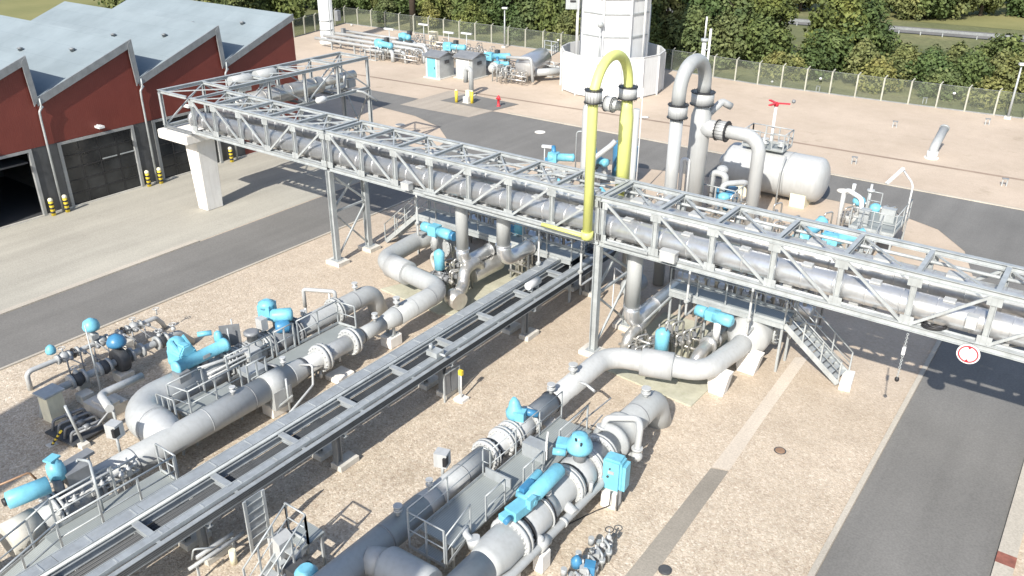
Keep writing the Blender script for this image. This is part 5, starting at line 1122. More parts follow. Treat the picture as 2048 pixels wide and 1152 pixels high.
platform(t, -27.6, -18.2, 29.75, 30.9, 2.15, [[(-27.55, 29.77, 2.15), (-18.2, 29.77, 2.15)], [(-27.55, 30.88, 2.15), (-18.2, 30.88, 2.15)]], 2.4)
t.part('stair', B().stair((-29.9, 30.32, .1), (-27.6, 30.32, 2.1), .9, (0, 1, 0), 11, .24), 'galv'); t.part('stair_rail', B().stairrail((-29.9, 30.32, .1), (-27.6, 30.32, 2.15), .95, (0, 1, 0), 1.0, .028), 'galv')
# header pipes behind the bridge
for (x0, x1, y, z, r, lab) in ((-27.5, -19, 33.4, .9, .36, 'clad header pipe on the ground behind the left bridge platform'), (-28.2, -20.5, 36.4, .9, .3, 'farther clad header pipe behind the left bridge platform'), (-14.5, -8.4, 33.6, 1.0, .36, 'clad header pipe on the ground behind the stair platform'), (-14.0, -8.5, 36.6, .9, .32, 'farther clad header pipe behind the stair platform')):
    t = Thing('header_pipe', ((x0 + x1) / 2, y, 0), lab, 'pipe', 'header pipes behind the bridge'); t.part('pipe', B().dome((x0, y, z), (x1, y, z), r, r * .4, 20, True), 'clad'); q = B(); fl = B()
    for i in range(4): x = x0 + (x1 - x0) * (i + .5) / 4; q.tube([(x, y, z), (x, y, z + 1.0), (x, y + 1.4, z + 1.0), (x, y + 1.4, .05)], .13, .25, 10); fl.flange((x, y, z + .62), (0, 0, 1), .26, .05, .03, 8, .02); q.box((x, y, z / 2 - .1), (.2, .6, z - .2))
    t.part('branch', q, 'pipewhite'); t.part('flange', fl, 'pipegrey')
for (x, y, s, lab) in ((-21.8, 38.5, 1.0, 'raised valve with a blue head among the pipes behind the middle bridge'), (-24.5, 38.3, .9, 'raised valve with a blue head left among the pipes behind the middle bridge'), (-13.2, 39.2, .9, 'raised valve with a grey head behind the right bridge')):
    t = Thing('valve', (x, y, 0), lab, 'valve'); t.part('body', B().dome((x - 1.1, y, .8), (x + 1.1, y, .8), .34 * s, .12, 18, True).flange((x - .4, y, .8), (1, 0, 0), .5, .07, .03, 12, .025).flange((x + .4, y, .8), (1, 0, 0), .5, .07, .03, 12, .025).cyl((x, y, .8), (x, y, 1.9), .14, 12), 'pipegrey')
    t.part('actuator', B().lathe((x, y, 1.75), (x, y, 2.4), [(0, .1), (.08, .3), (.4, .3), (.65, .08)], 16).cyl((x, y, 2.0), (x + .8, y + .1, 2.0), .17, 12), 'cyan' if 'blue' in lab else 'pipegrey')

# ---------------------------------------------------------------- blue machines behind the bridge
def blue_unit(x, y, lab, along=(1, 0, 0), s=1.0, z=1.9):
    t = Thing('valve', (x, y, 0), lab, 'valve', 'blue actuated valves behind the bridge'); c = V((x, y, z)); d = V(along).normalized()
    t.part('body', B().dome((x, y - 1.0, .9), (x, y + 1.0, .9), .42 * s, .15, 20, True).flange((x, y - .55, .9), (0, 1, 0), .6 * s, .08, .04, 14, .03).flange((x, y + .55, .9), (0, 1, 0), .6 * s, .08, .04, 14, .03).cyl((x, y, .9), (x, y, z), .18, 12).box((x, y, .25), (.6, .6, .5)), 'pipewhite')
    a = t.part('actuator', B().lathe(c - d * .4, c + d * 1.3 * s, [(0, .12), (.04, .3 * s), (.5, .32 * s), (.55, .24 * s), (1.5 * s, .24 * s), (1.6 * s, .27 * s), (1.7 * s, .1)], 18).box(c, (.55 * s, .6 * s, .55 * s), .2), 'cyan'); t.part('motor', B().cyl(c + V((0, 0, .2)), c + V((-.25, .3, .55)), .14 * s, 12).box(c + V((-.3, -.2, -.2)), (.25, .3, .3)), 'blue', under=a)
blue_unit(-27.4, 42.3, 'leftmost cyan valve unit behind the bridge beside the slim grey elbow pipe', (.9, .5, 0), 1.0, 2.1)
blue_unit(-25.6, 44.2, 'cyan valve unit behind the bridge just left of the yellow pipe', (.9, -.4, 0), 1.0, 1.9)
t = Thing('blue_tank', (-24.3, 46.2, 0), 'upright blue tank half hidden behind the yellow pipe', 'tank'); t.part('shell', B().dome((-24.6, 46.2, .2), (-24.6, 46.2, 2.5), .75, .2, 20), 'blue'); t.part('foot', B().box((-24.6, 46.2, .1), (1.2, 1.2, .2)), 'concrete'); t.part('fin', B().box((-23.75, 46.0, 1.7), (.25, .5, 1.6)), 'blue')
t = Thing('vent_pipe', (-25.3, 45.2, 0), 'white goose neck vent between the two legs of the yellow pipe', 'pipe'); t.part('pipe', B().tube([(-25.1, 43.2, 0), (-25.1, 43.2, 2.2), (-24.3, 43.8, 3.0), (-24.1, 44.0, 3.3)], .17, .4, 12), 'pipewhite'); t.part('flange', B().cyl((-25.1, 43.2, 1.6), (-25.1, 43.2, 1.75), .32, 14), 'black')
t = Thing('lamp_post', (-28.6, 43.6, 0), 'slim post with a short white lamp behind the middle bridge section', 'lamp'); p = V((-28.3, 42.6, 0)); t.part('post', B().cyl(p, p + V((0, 0, 2.5)), .04, 8), 'galv'); t.part('lamp', B().box(p + V((.2, .05, 2.55)), (.75, .2, .14), .3), 'white')
t = Thing('lamp_post', (-27.3, 46, 0), 'bent grey pole behind the slim grey elbow pipe', 'pole'); t.part('post', B().tube([(-27.6, 45.2, 0), (-27.6, 45.2, 3.0), (-26.6, 45.4, 3.2)], .045, .2, 8), 'galv')
t = Thing('rod', (-21.5, 43.5, 0), 'thin tall white rod right of the yellow pipe', 'rod'); t.part('rod', B().cyl(g(1270, 400), g(1270, 400) + V((0, 0, 6.8)), .05, 8, .02), 'white')
blue_unit(-10.9, 39.4, 'cyan pointed valve unit seen through the right bridge section', (.3, .8, .3), 1.2, 1.9)
blue_unit(-9.7, 39.9, 'broad cyan valve unit seen through the right bridge section', (.9, .6, .2), 1.25, 1.9)
# skid with platform and railings at the road corner
t = Thing('stair_platform', (-8.6, 44.8, 0), 'grey grating platform with railings at the corner of the far road', 'platform')
platform(t, -9.7, -7.5, 43.2, 46.3, 1.5, [[(-9.7, 43.2, 1.5), (-7.5, 43.2, 1.5), (-7.5, 46.3, 1.5)], [(-9.7, 46.3, 1.5), (-9.0, 46.3, 1.5)]], 1.1)
t.part('stair', B().stair((-8.6, 40.8, .1), (-8.6, 43.1, 1.45), .9, (1, 0, 0), 7), 'galv'); t.part('stair_rail', B().stairrail((-8.6, 40.8, .1), (-8.6, 43.1, 1.5), .95, (1, 0, 0), 1.0), 'galv'); t.part('cabinet', B().box((-9.2, 44.0, 1.9), (.5, .5, .8)).box((-8.3, 45.2, 1.85), (.7, .4, .7)), 'galv')
t = Thing('lamp_post', (-7.6, 45.6, 1.5), 'bent white lamp on the railing at the far road corner', 'lamp'); t.part('arm', B().tube([(-7.5, 45.5, 1.0), (-7.5, 45.5, 3.6), (-8.3, 46.2, 4.1)], .05, .4, 8), 'white'); t.part('lamp', B().bar((-8.2, 46.0, 4.2), (-8.7, 45.1, 3.5), .14, .12), 'white')
t = Thing('vent_pipe', (-10.5, 46.2, 0), 'white bent pipe beside the blue skid at the far road corner', 'pipe'); t.part('pipe', B().tube([(-11.0, 46.4, 0), (-11.0, 46.4, 2.4), (-9.9, 45.8, 2.2), (-9.6, 45.6, .6)], .13, .35, 12), 'white'); t.part('knob', B().cyl((-10.5, 46.2, 2.4), (-10.5, 46.2, 2.8), .1, 10), 'white')
t = Thing('valve', (-9.7, 46.6, 0), 'small valve with two cyan caps on the skid at the far road corner', 'valve'); t.part('actuator', B().ball((-10.1, 46.2, 1.9), .35, 14, .8).ball((-9.2, 46.2, 1.7), .33, 14, .8), 'cyan'); t.part('body', B().dome((-10.6, 46.3, .8), (-8.8, 46.2, .8), .35, .1, 18, True).cyl((-10.1, 46.2, .8), (-10.1, 46.2, 1.8), .13, 10).cyl((-9.2, 46.2, .8), (-9.2, 46.2, 1.7), .13, 10), 'pipewhite'); t.part('spindle', B().cyl((-9.65, 46.4, 1.0), (-9.65, 46.4, 2.9), .07, 8).cyl((-9.65, 46.4, 2.5), (-9.65, 46.4, 2.6), .2, 12), 'pipewhite')

# ---------------------------------------------------------------- goosenecks
t = Thing('gooseneck_pipe', (-16, 28.5, 5), 'tall yellow gooseneck pipe rising out of the bridge', 'pipe')
t.part('pipe', B().tube([(-17.45, 26.2, 5.27), (-15.2, 26.2, 5.25)], .08, .12, 10).cyl((-15.33, 26.17, 5.2), (-15.33, 26.17, 5.5), .24, 16).tube([(-15.33, 26.17, 5.25), (-15.36, 26.2, 11.9), (-15.58, 29.2, 11.9), (-15.58, 29.2, 9.9)], .185, 1.45, 20, 12), 'yellow')
t.part('thick_leg', B().lathe((-15.58, 29.2, 10.1), (-15.58, 29.2, 5.2), [(0, .21), (.5, .23), (.8, .27), (4.9, .27)], 22), 'yellow'); t.part('lower_leg', B().tube([(-15.58, 29.2, 5.25), (-15.58, 29.2, 4.2), (-15.82, 34.0, 4.2), (-15.82, 34.0, .05)], .27, .6, 20), 'pipegrey')
for c, r in (((-15.355, 26.195, 10.72), .31), ((-15.58, 29.2, 10.25), .36)): 
    t.part('flange', B().cyl(V(c) - V((0, 0, .2)), V(c) + V((0, 0, .2)), r, 22), 'pipewhite'); t.part('gasket', B().flange(c, (0, 0, 1), r + .03, .03, .42, 16, .012), 'boltblack')
t = Thing('riser_pipe', (-17.8, 30, 0), 'slim grey elbow pipe branching left off the yellow gooseneck', 'pipe')
t.part('pipe', B().tube([(-15.75, 29.3, 9.65), (-17.43, 29.3, 9.65), (-17.43, 29.3, 4.2), (-17.43, 33.6, 4.2), (-17.43, 33.6, .05)], .19, .45, 16, 9), 'pipewhite'); t.part('flange', B().cyl((-16.2, 29.3, 9.65), (-16.55, 29.3, 9.65), .3, 18), 'pipewhite'); t.part('gasket', B().flange((-16.4, 29.3, 9.65), (1, 0, 0), .32, .035, .3, 14, .012), 'boltblack')
t = Thing('riser_pipe', (-15.8, 30.3, 0), 'slim white standpipe close behind the yellow gooseneck leg', 'pipe'); t.part('pipe', B().tube([(-15.28, 29.45, 9.6), (-15.28, 29.45, 4.7), (-15.45, 34.7, 4.7), (-15.45, 34.7, .05)], .13, .5, 14), 'pipewhite')
GX = -18.4
t = Thing('gooseneck_pipe', (GX, 41.5, 0), 'tall grey gooseneck pipe with black flanges left of the white tank', 'pipe')
t.part('pipe', B().tube([(GX, 40.0, .1), (GX, 40.0, 6.6)], .34, .3, 22), 'pipewhite'); t.part('arch', B().tube([(GX, 40.0, 7.1), (GX, 40.05, 9.15), (GX + .05, 43.0, 9.15), (GX + .05, 43.0, 7.2)], .36, 1.42, 22, 12), 'pipegrey')
t.part('thick_leg', B().lathe((GX + .05, 43.0, 6.7), (GX + .05, 43.0, .1), [(0, .38), (.3, .42), (.7, .55), (6.6, .55)], 24), 'pipewhite')
for y, z, r in ((40.0, 6.85, .5), (43.0, 6.95, .62)):
    t.part('flange', B().cyl((GX + .02, y, z - .35), (GX + .02, y, z + .35), r, 24), 'pipewhite'); t.part('gasket', B().flange((GX + .02, y, z), (0, 0, 1), r + .05, .045, .62, 18, .014), 'boltblack')
t.part('side_pipe', B().tube([(GX + .4, 43.0, 5.35), (-14.9, 43.0, 5.35), (-14.85, 43.0, .0)], .36, .9, 22, 10), 'pipewhite'); t.part('flange', B().cyl((-17.3, 43, 5.35), (-16.75, 43, 5.35), .52, 24), 'pipewhite'); t.part('gasket', B().flange((-17.05, 43, 5.35), (1, 0, 0), .58, .06, .5, 18, .014), 'boltblack'); t.part('tee', B().lathe((GX + .2, 43, 5.35), (-17.2, 43, 5.35), [(0, .5), (.7, .48), (1.0, .36)], 22), 'pipewhite')
t.part('outlet', B().tube([(GX + .2, 43.3, 5.9), (GX + .5, 44.6, 6.5), (GX + .9, 45.0, 6.2)], .2, .3, 14), 'pipewhite')
t = Thing('vent_pipe', (-19.6, 45.5, 0), 'pair of thin white vent rods rising behind the grey gooseneck', 'vent'); c = g(1391, 300, 0)
t.part('rod', B().cyl((-19.3, 44.6, 0), (-19.3, 44.6, 9.7), .12, 10).cyl((-19.3, 44.6, 9.7), (-19.3, 44.6, 10.9), .05, 8).cyl((-19.0, 44.6, 6), (-19.0, 44.6, 10.3), .07, 8), 'white'); t.part('collar', B().cyl((-19.3, 44.6, 9.6), (-19.3, 44.6, 9.75), .2, 12), 'galv'); t.part('clamp', B().bar((-19.3, 44.5, 9.2), (-19.0, 44.5, 9.2), .05), 'galv')

# ---------------------------------------------------------------- white tank
TY, TZ, TR = 49.4, 1.55, 1.34
t = Thing('storage_tank', (-15.7, TY, 0), 'large white horizontal storage tank beside the far road', 'tank')
t.part('shell', B().dome((-18.6, TY, TZ), (-13.35, TY, TZ), TR, .62, 40, True), 'pipewhite'); q = B()
for x in (-16.6, -15.0): q.ring((x, TY, TZ), (1, 0, 0), TR - .01, TR + .02, .07, 40)
q.tube([(-15.1, TY - 1.0, TZ + 1.35), (-15.1, TY - 1.6, TZ + .6), (-15.1, TY - 1.62, .1)], .06, .5, 8); t.part('band', q, 'pipegrey')
for x in (-14.0, -17.6): t.part('saddle', B().prism([(x - .45, TY - 1.15, 0), (x - .45, TY + 1.15, 0), (x - .45, TY + 1.2, .85), (x - .45, TY, .25), (x - .45, TY - 1.2, .85)], (.9, 0, 0)), 'cream')
lad = B()
for x in (-16.75, -16.3): lad.bar((x, TY - 1.7, 0), (x, TY - 1.7, 4.2), .06)
for i in range(12): lad.bar((-16.75, TY - 1.7, .3 + i * .3), (-16.3, TY - 1.7, .3 + i * .3), .035)
t.part('ladder', lad, 'white')
t.part('platform', B().span(-17.9, -15.4, TY - .8, TY + .7, TZ + TR + .12, TZ + TR + .18), 'grating'); t.part('railing', B().rail([(-17.9, TY + .7, TZ + TR + .18), (-15.4, TY + .7, TZ + TR + .18), (-15.4, TY - .8, TZ + TR + .18), (-16.1, TY - .8, TZ + TR + .18)], 1.0, .035, .9).rail([(-16.9, TY - .8, TZ + TR + .18), (-17.9, TY - .8, TZ + TR + .18), (-17.9, TY + .7, TZ + TR + .18)], 1.0, .035, .9), 'galv')
q = B()
for x in (-17.4, -16.8, -15.8): nozzle(q, (x, TY, TZ + TR - .05), .6, .12)
t.part('nozzle', q, 'pipewhite'); t.part('sump', B().dome((-18.6, TY, TZ), (-19.3, TY, TZ), .5, .2, 18), 'pipewhite')
zt = 5.35; t = Thing('wind_vane', (-16.6, 50.6, 0), 'red vane on a white pole above the white tank', 'vane'); p = V((-16.75, 50.3, 0)); t.part('pole', B().cyl(p, p + V((0, 0, zt)), .09, 10), 'white')
v = B()
for a in (20, 140, 260): a = math.radians(a); v.box(p + V((math.cos(a) * .42, math.sin(a) * .42, zt + .1)), (.75, .16, .07), a); 
v.ball(p + V((0, 0, zt + .02)), .16, 12); t.part('vane', v, 'red'); t.part('tail', B().ball(p + V((.95, .2, zt + .3)), .12, 10), 'midgrey')
t = Thing('pump_set', (-18.6, 46, 0), 'dark blue pump set with pale pipes between the gooseneck and the tank', 'pump')
t.part('pump', B().box((-17.3, 45.4, .75), (.9, 1.2, 1.2)).lathe((-17.0, 44.3, .8), (-17.0, 45.3, .8), [(0, .3), (.1, .42), (.9, .42), (1, .3)], 16).ball((-16.6, 44.4, 1.3), .4, 14, .7), 'blue'); t.part('pipe', B().tube([(-18.2, 45.2, .2), (-18.2, 45.2, 2.2), (-17.4, 45.2, 2.2), (-17.4, 45.2, 1.3)], .2, .3, 12).tube([(-17.2, 44.4, 1.3), (-17.2, 44.4, 1.9), (-16.3, 45.4, 1.9), (-16.3, 46.8, 1.0)], .17, .3, 12).ball((-17.8, 45.6, 2.3), .35, 12, .8), 'pipewhite'); t.part('frame', B().rail([(-18.6, 44, 0), (-16.2, 43.9, 0), (-16.2, 46, 0)], 1.8, .04, 1.1), 'galv'); t.part('cyan_cap', B().ball((-16.9, 44.0, 1.3), .36, 14, .7), 'cyan')
t = Thing('rolled_cover', (-20.9, 45, 0), 'white U shaped vent beside the left leg of the grey gooseneck', 'vent'); t.part('pipe', B().tube([(-18.9, 42.3, .2), (-18.9, 42.3, 3.6), (-18.55, 42.4, 3.6), (-18.5, 42.4, 1)], .11, .15, 10), 'white')
# vent pipe leaning on the sand
t = Thing('vent_pipe', (-9.7, 63.3, 0), 'grey pipe rising at a slant out of the sand with a white foot', 'pipe'); t.part('pipe', B().tube([(-9.7, 63.5, 0), (-9.7, 63.55, .7), (-9.6, 65.4, 1.7)], .3, .6, 18), 'pipegrey'); t.part('foot', B().cyl((-9.7, 63.5, 0), (-9.7, 63.5, .5), .36, 18), 'white'); t.part('base', B().cyl((-9.7, 63.5, 0), (-9.7, 63.5, .06), .48, 20), 'concwhite'); t.part('cap', B().cyl((-9.6, 65.36, 1.68), (-9.6, 65.45, 1.73), .34, 18), 'galv')

# ---------------------------------------------------------------- white flare tower with its wind screen
TC = V((-38.4, 68.6, 0))
t = Thing('flare_tower', TC, 'huge white octagonal flare tower inside a ring shaped wind screen', 'tower')
def ngon(r, n, a0=0.0): return [(TC.x + r * math.cos(a0 + 2 * PI * i / n), TC.y + r * math.sin(a0 + 2 * PI * i / n)) for i in range(n)]
for i, (a, b) in enumerate(zip(ngon(3.05, 8, .2), ngon(3.05, 8, .2)[1:] + ngon(3.05, 8, .2)[:1])):
    am, bm_ = V((*a, 0)), V((*b, 0)); nrm = ((am + bm_) / 2 - TC).normalized()
    t.part('panel', B().prism([am + V((0, 0, .6)), bm_ + V((0, 0, .6)), bm_ + V((0, 0, 17)), am + V((0, 0, 17))], -nrm * .08), 'white')
    t.part('corner_post', B().bar(am + nrm * .05 + V((0, 0, .5)), am + nrm * .05 + V((0, 0, 17.2)), .16), 'white')
    h = B()
    for z in (5.0, 6.9, 8.1, 11): h.bar(am * 1.0 + nrm * .07 + V((0, 0, z)), bm_ + nrm * .07 + V((0, 0, z)), .06, .1)
    t.part('hoop', h, 'galv')
ring = ngon(4.65, 14)
for a, b in zip(ring, ring[1:] + ring[:1]):
    am, bm_ = V((*a, 0)), V((*b, 0)); nrm = ((am + bm_) / 2 - TC).normalized()
    t.part('screen_panel', B().prism([am + V((0, 0, .1)), bm_ + V((0, 0, .1)), bm_ + V((0, 0, 3.5)), am + V((0, 0, 3.5))], -nrm * .06).bar(am + V((0, 0, 3.52)), bm_ + V((0, 0, 3.52)), .1, .05), 'white'); t.part('screen_post', B().bar(am + nrm * .04, am + nrm * .04 + V((0, 0, 3.4)), .1), 'white')
q = V((TC.x - 2.9, TC.y - 2.2, 0)); t.part('control_box', B().box(q + V((-.2, .1, 8.6)), (1.3, .35, 3.4), .6), 'galv'); lv = B()
for i in range(6): lv.box(q + V((-.1, -.1, 7.6 + .3 * i)), (.5, .1, .14), .6)
t.part('louvre', lv, 'black'); t.part('pipe', B().cyl((TC.x - 2.9, TC.y - 1.6, 0), (TC.x - 2.9, TC.y - 1.6, 17), .12, 10).cyl((TC.x - 2.4, TC.y - 2.3, 0), (TC.x - 2.4, TC.y - 2.3, 17), .08, 8).cyl((TC.x + 3.2, TC.y - .4, 0), (TC.x + 3.2, TC.y - .4, 17), .1, 8), 'white')
t.part('beacon', B().cyl((TC.x + .6, TC.y - 3.5, 2), (TC.x + .6, TC.y - 3.5, 5.9), .07, 8).ball((TC.x + .6, TC.y - 3.5, 6.1), .28, 12), 'galv')
# lightning / light masts
def mast(p, h, lab, lean=0, head=True):
    p = V(p); t = Thing('light_mast', p, lab, 'mast', 'slim masts along the fence'); t.part('pole', B().cyl(p, p + V((lean, 0, h)), .11, 10, .06), 'galv')
    t.part('foot', B().box(p + V((0, 0, .1)), (.5, .5, .2)), 'concrete')
    if head: t.part('lamp', B().box(p + V((lean + .1, -.1, h)), (.6, .35, .16), .4), 'white')
mast((-57.65, 78.2, 0), 4.3, 'slim mast with a lamp in front of the fence left of the white tower')
mast((-39.7, 78.0, 0), 6.2, 'tall plain mast by the fence just right of the white tower', 0, False)
mast((-7.1, 78.5, 0), 4.4, 'slim pale mast by the fence at the right edge of the photo')
# ---------------------------------------------------------------- far yard left of the tower
t = Thing('exhaust_stack', (-75.2, 68, 0), 'tall white exhaust stack at the far corner behind the red hall', 'stack'); t.part('shell', B().lathe((-75.2, 68, 0), (-75.2, 68, 14), [(0, .95), (.3, .95), (.35, .78), (14, .76)], 24), 'white'); t.part('band', B().ring((-75.2, 68, 1.6), (0, 0, 1), .77, .83, .12).ring((-75.2, 68, 2.6), (0, 0, 1), .77, .83, .12), 'galv'); t.part('ladder', B().bar((-74.2, 67.6, 0), (-74.2, 67.6, 9), .08).bar((-74.2, 68.1, 0), (-74.2, 68.1, 9), .08), 'galv'); t.part('fitting', B().box((-73.6, 68.3, 3.2), (.5, .5, 1.1)).box((-73.2, 68.6, 1.4), (.4, .4, .8)), 'midgrey')
for (y, z, x1, r, lab) in ((65.6, 1.0, -61.5, .16, 'nearest of the long white pipes running from the stack'), (66.9, 1.1, -60.2, .18, 'middle of the long white pipes running from the stack'), (68.3, 1.2, -61.0, .18, 'third of the long white pipes running from the stack'), (70.0, 1.2, -64.0, .15, 'farthest of the long white pipes running from the stack')):
    t = Thing('yard_pipe', (-68, y, 0), lab, 'pipe', 'long pipes from the exhaust stack'); t.part('pipe', B().tube([(-74.6, y, z), (x1, y, z), (x1 + .9, y - .5, z - .2), (x1 + .9, y - .5, -.1)], r, .7, 14), 'pipewhite'); q = B()
    for x in (-72, -68.5, -65): q.bar((x, y, 0), (x, y, z - r), .14)
    t.part('stand', q, 'galv')
for (px, py, sc, dd, lab) in ((762, 92, 1.25, (1, -.2, 0), 'cyan actuator lowest left in the far yard by the long white pipes'), (808, 78, 1.3, (.8, -.5, .1), 'cyan actuator highest in the far yard by the long white pipes'), (900, 98, 1.2, (1, .2, 0), 'cyan actuator behind the two small grey huts'), (982, 118, 1.25, (.9, .7, 0), 'long cyan actuator right of the two small grey huts')):
    p = g(px, py, 1.3); blue = Thing('valve', (p.x, p.y, 0), lab, 'valve', 'cyan valves in the far yard'); c = V((p.x, p.y, 1.55)); d = V(dd).normalized()
    blue.part('actuator', B().lathe(c - d * .7, c + d * 1.5 * sc, [(0, .15), (.05, .42), (.8, .45), (.85, .3), (1.9 * sc, .3), (2.0 * sc, .34), (2.15 * sc, .1)], 16).box(c - d * .2, (.8, .8, .7), .3), 'cyan'); blue.part('body', B().dome((p.x - 1.2, p.y + .3, .7), (p.x + 1.2, p.y + .3, .7), .45, .1, 18, True).tube([(p.x + 1.0, p.y, .8), (p.x + 2.0, p.y - .4, 1.1), (p.x + 2.2, p.y - .6, 0)], .22, .5, 12).cyl((p.x, p.y, .3), (p.x, p.y, 1.3), .2, 12), 'pipegrey'); blue.part('motor', B().box(c + V((.4, .5, .35)), (.4, .4, .5)), 'darkgrey')
for (px, py, lab) in ((778, 58, 'first white tube lamp on a post in the far yard from the left'), (847, 49, 'second white tube lamp on a post in the far yard, the highest one'), (897, 65, 'third white tube lamp on a post in the far yard from the left'), (933, 67, 'rightmost white tube lamp on a post in the far yard')):
    p = g(px, py, 2.6); t = Thing('lamp_post', (p.x, p.y, 0), lab, 'lamp', 'tube lamps in the far yard'); t.part('post', B().cyl((p.x, p.y, 0), (p.x, p.y, 2.55), .05, 8), 'galv'); t.part('tube', B().box(p, (1.3, .22, .16), .05), 'white')
p = g(868, 92, 0); t = Thing('meter_box', p, 'white upright cabinet behind the cyan actuators in the far yard', 'cabinet'); t.part('body', B().box(p + V((0, 0, .85)), (.95, .5, 1.5)), 'cream'); t.part('foot', B().box(p + V((0, 0, .05)), (1.05, .6, .1)), 'concrete')
def hut(x0, x1, y0, y1, h, doorcol, lab, roofh=.35):
    t = Thing('instrument_hut', ((x0 + x1) / 2, (y0 + y1) / 2, 0), lab, 'hut', 'small grey instrument huts'); w = B().span(x0, x1, y0, y1, .1, h); t.part('wall', w, 'galv')
    ro = B().prism([(x0 - .2, y0 - .25, h - .02), (x1 + .2, y0 - .25, h - .02), (x1 + .2, (y0 + y1) / 2, h + roofh), (x0 - .2, (y0 + y1) / 2, h + roofh)], (0, 0, .08)); ro.prism([(x0 - .2, y1 + .25, h - .02), (x1 + .2, y1 + .25, h - .02), (x1 + .2, (y0 + y1) / 2, h + roofh), (x0 - .2, (y0 + y1) / 2, h + roofh)], (0, 0, .08)); ro.prism([(x0, y0, h), (x0, y1, h), (x0, (y0 + y1) / 2, h + roofh)], (x1 - x0, 0, 0)); t.part('roof', ro, 'midgrey')
    d = t.part('door', B().span(x0 + .25, x1 - .45, y0 - .04, y0 - .002, .15, h - .2), doorcol); t.part('handle', B().box((x1 - .6, y0 - .08, h * .5), (.05, .06, .18)), 'darkgrey', under=d); t.part('frame', B().span(x0 + .17, x0 + .247, y0 - .05, y0 - .003, .12, h - .1).span(x1 - .447, x1 - .37, y0 - .05, y0 - .003, .12, h - .1), 'concwhite'); t.part('base', B().span(x0 - .15, x1 + .15, y0 - .2, y1 + .15, 0, .1), 'concrete')
    t.part('vent', B().box((x1 + .03, (y0 + y1) / 2, h * .75), (.06, .6, .3)), 'darkgrey')
hut(-54.75, -52.95, 61.5, 63.6, 2.05, 'cyan', 'small grey hut with a cyan door')
hut(-52.4, -50.35, 63.2, 65.3, 1.95, 'white', 'small grey hut with a white door', .4)
t = Thing('clad_vessel', (-46.3, 67, 0), 'shiny silver horizontal vessel beside the white tower', 'vessel'); t.part('shell', B().dome((-46.9, 69.8, 1.45), (-46.0, 65.6, 1.45), 1.0, .3, 26, True), 'clad'); t.part('leg', B().bar((-46.5, 69, 0), (-46.5, 69, .6), .2, .8).bar((-46.1, 66.3, 0), (-46.1, 66.3, .6), .2, .8), 'galv'); t.part('pipe', B().tube([(-47.4, 64.6, 2.3), (-44.9, 65.0, 2.4), (-44.6, 64.9, .3)], .15, .3, 10).cyl((-45.2, 66.0, .9), (-43.4, 68.5, .9), .35, 16), 'pipegrey'); t.part('frame', B().rail([(-46.9, 70.2, 2.2), (-45.2, 70.0, 2.2), (-44.6, 68, 2.2)], .9, .04, .8), 'galv')
t = Thing('pipe_stand', (-48.2, 64.3, 0), 'thin grey tubing frame in front of the silver vessel', 'frame'); q = B()
for i in range(5): q.tube([(-48.6 + .45 * i, 64.0 + .1 * i, 0), (-48.6 + .45 * i, 64.0 + .1 * i, 1.3 + .25 * (i % 2)), (-48.4 + .45 * i, 64.8, 1.3 + .25 * (i % 2)), (-48.4 + .45 * i, 64.9, .3)], .06, .15, 7)
t.part('tubing', q, 'galv')
blue_unit(-49.5, 66.0, 'pale cyan valve between the huts and the silver vessel', (.9, .7, 0), .9, 1.2)
t = Thing('vent_pipe', (-46.9, 58.3, 0), 'grey swan neck pipe at the back of the dark pad', 'pipe'); t.part('pipe', B().tube([(-46.7, 58.4, 0), (-46.7, 58.4, 2.3), (-47.3, 58.4, 2.35), (-47.3, 58.4, 1.1)], .22, .3, 14), 'pipegrey'); t.part('base', B().cyl((-46.7, 58.4, 0), (-46.7, 58.4, .1), .4, 16), 'concrete')
for (px, lab) in (((913, 205), 'left yellow post on the dark pad'), ((944, 207), 'right yellow post on the dark pad')):
    p = g(*px); t = Thing('guard_post', p, lab, 'post', 'yellow posts on the dark pad'); t.part('post', B().cyl(p, p + V((0, 0, 1.05)), .13, 12), 'signyellow'); t.part('cap', B().ball(p + V((0, 0, 1.05)), .13, 12, .5), 'cream')
p = g(934, 206); t = Thing('service_box', p, 'white box between the two yellow posts', 'box'); t.part('box', B().box(p + V((0, 0, .3)), (.55, .4, .5)), 'white'); t.part('top', B().box(p + V((.1, .1, .85)), (.4, .3, .5)), 'cream'); t.part('foot', B().box(p + V((0, 0, .03)), (.7, .5, .06)), 'concrete')
p = g(997, 213); t = Thing('fire_hydrant', p, 'red hydrant at the corner of the dark pad', 'hydrant'); t.part('body', B().lathe(p, p + V((0, 0, .95)), [(0, .17), (.08, .17), (.1, .11), (.6, .11), (.62, .16), (.8, .15), (.95, .04)], 14), 'red'); t.part('outlet', B().cyl(p + V((-.22, 0, .65)), p + V((.22, 0, .65)), .07, 10), 'red')
# ground covers and marker stakes
for (px, r, m, z, lab) in (((1560, 902), .17, 'copper', .02, 'small round brown cover in the gravel right of the grey path'), ((1080, 265), .38, 'concwhite', .04, 'pale round cover in the far road left of the yellow pipe'), ((1688, 383), .4, 'concwhite', .04, 'pale round cover in the far road right of the white tank'), ((1330, 1141), .16, 'darkgrey', .03, 'small dark cover at the bottom edge by the grey path'), ((800, 250), .35, 'midgrey', .03, 'dark round cover in the gravel behind the branch bridge'), ((1290, 235), .3, 'concwhite', .03, 'pale cover in the sand right of the white tower')):
    p = g(*px); t = Thing('manhole_cover', p, lab, 'cover', 'round covers in the ground'); t.part('lid', B().lathe(p, p + V((0, 0, z + .015)), [(0, r), (z, r), (z + .015, r * .94)], 22), m); t.part('ring', B().ring(p + V((0, 0, z * .5 + .006)), (0, 0, 1), r + .003, r + .035, z + .004, 22), 'concrete' if r > .3 else 'darkgrey')
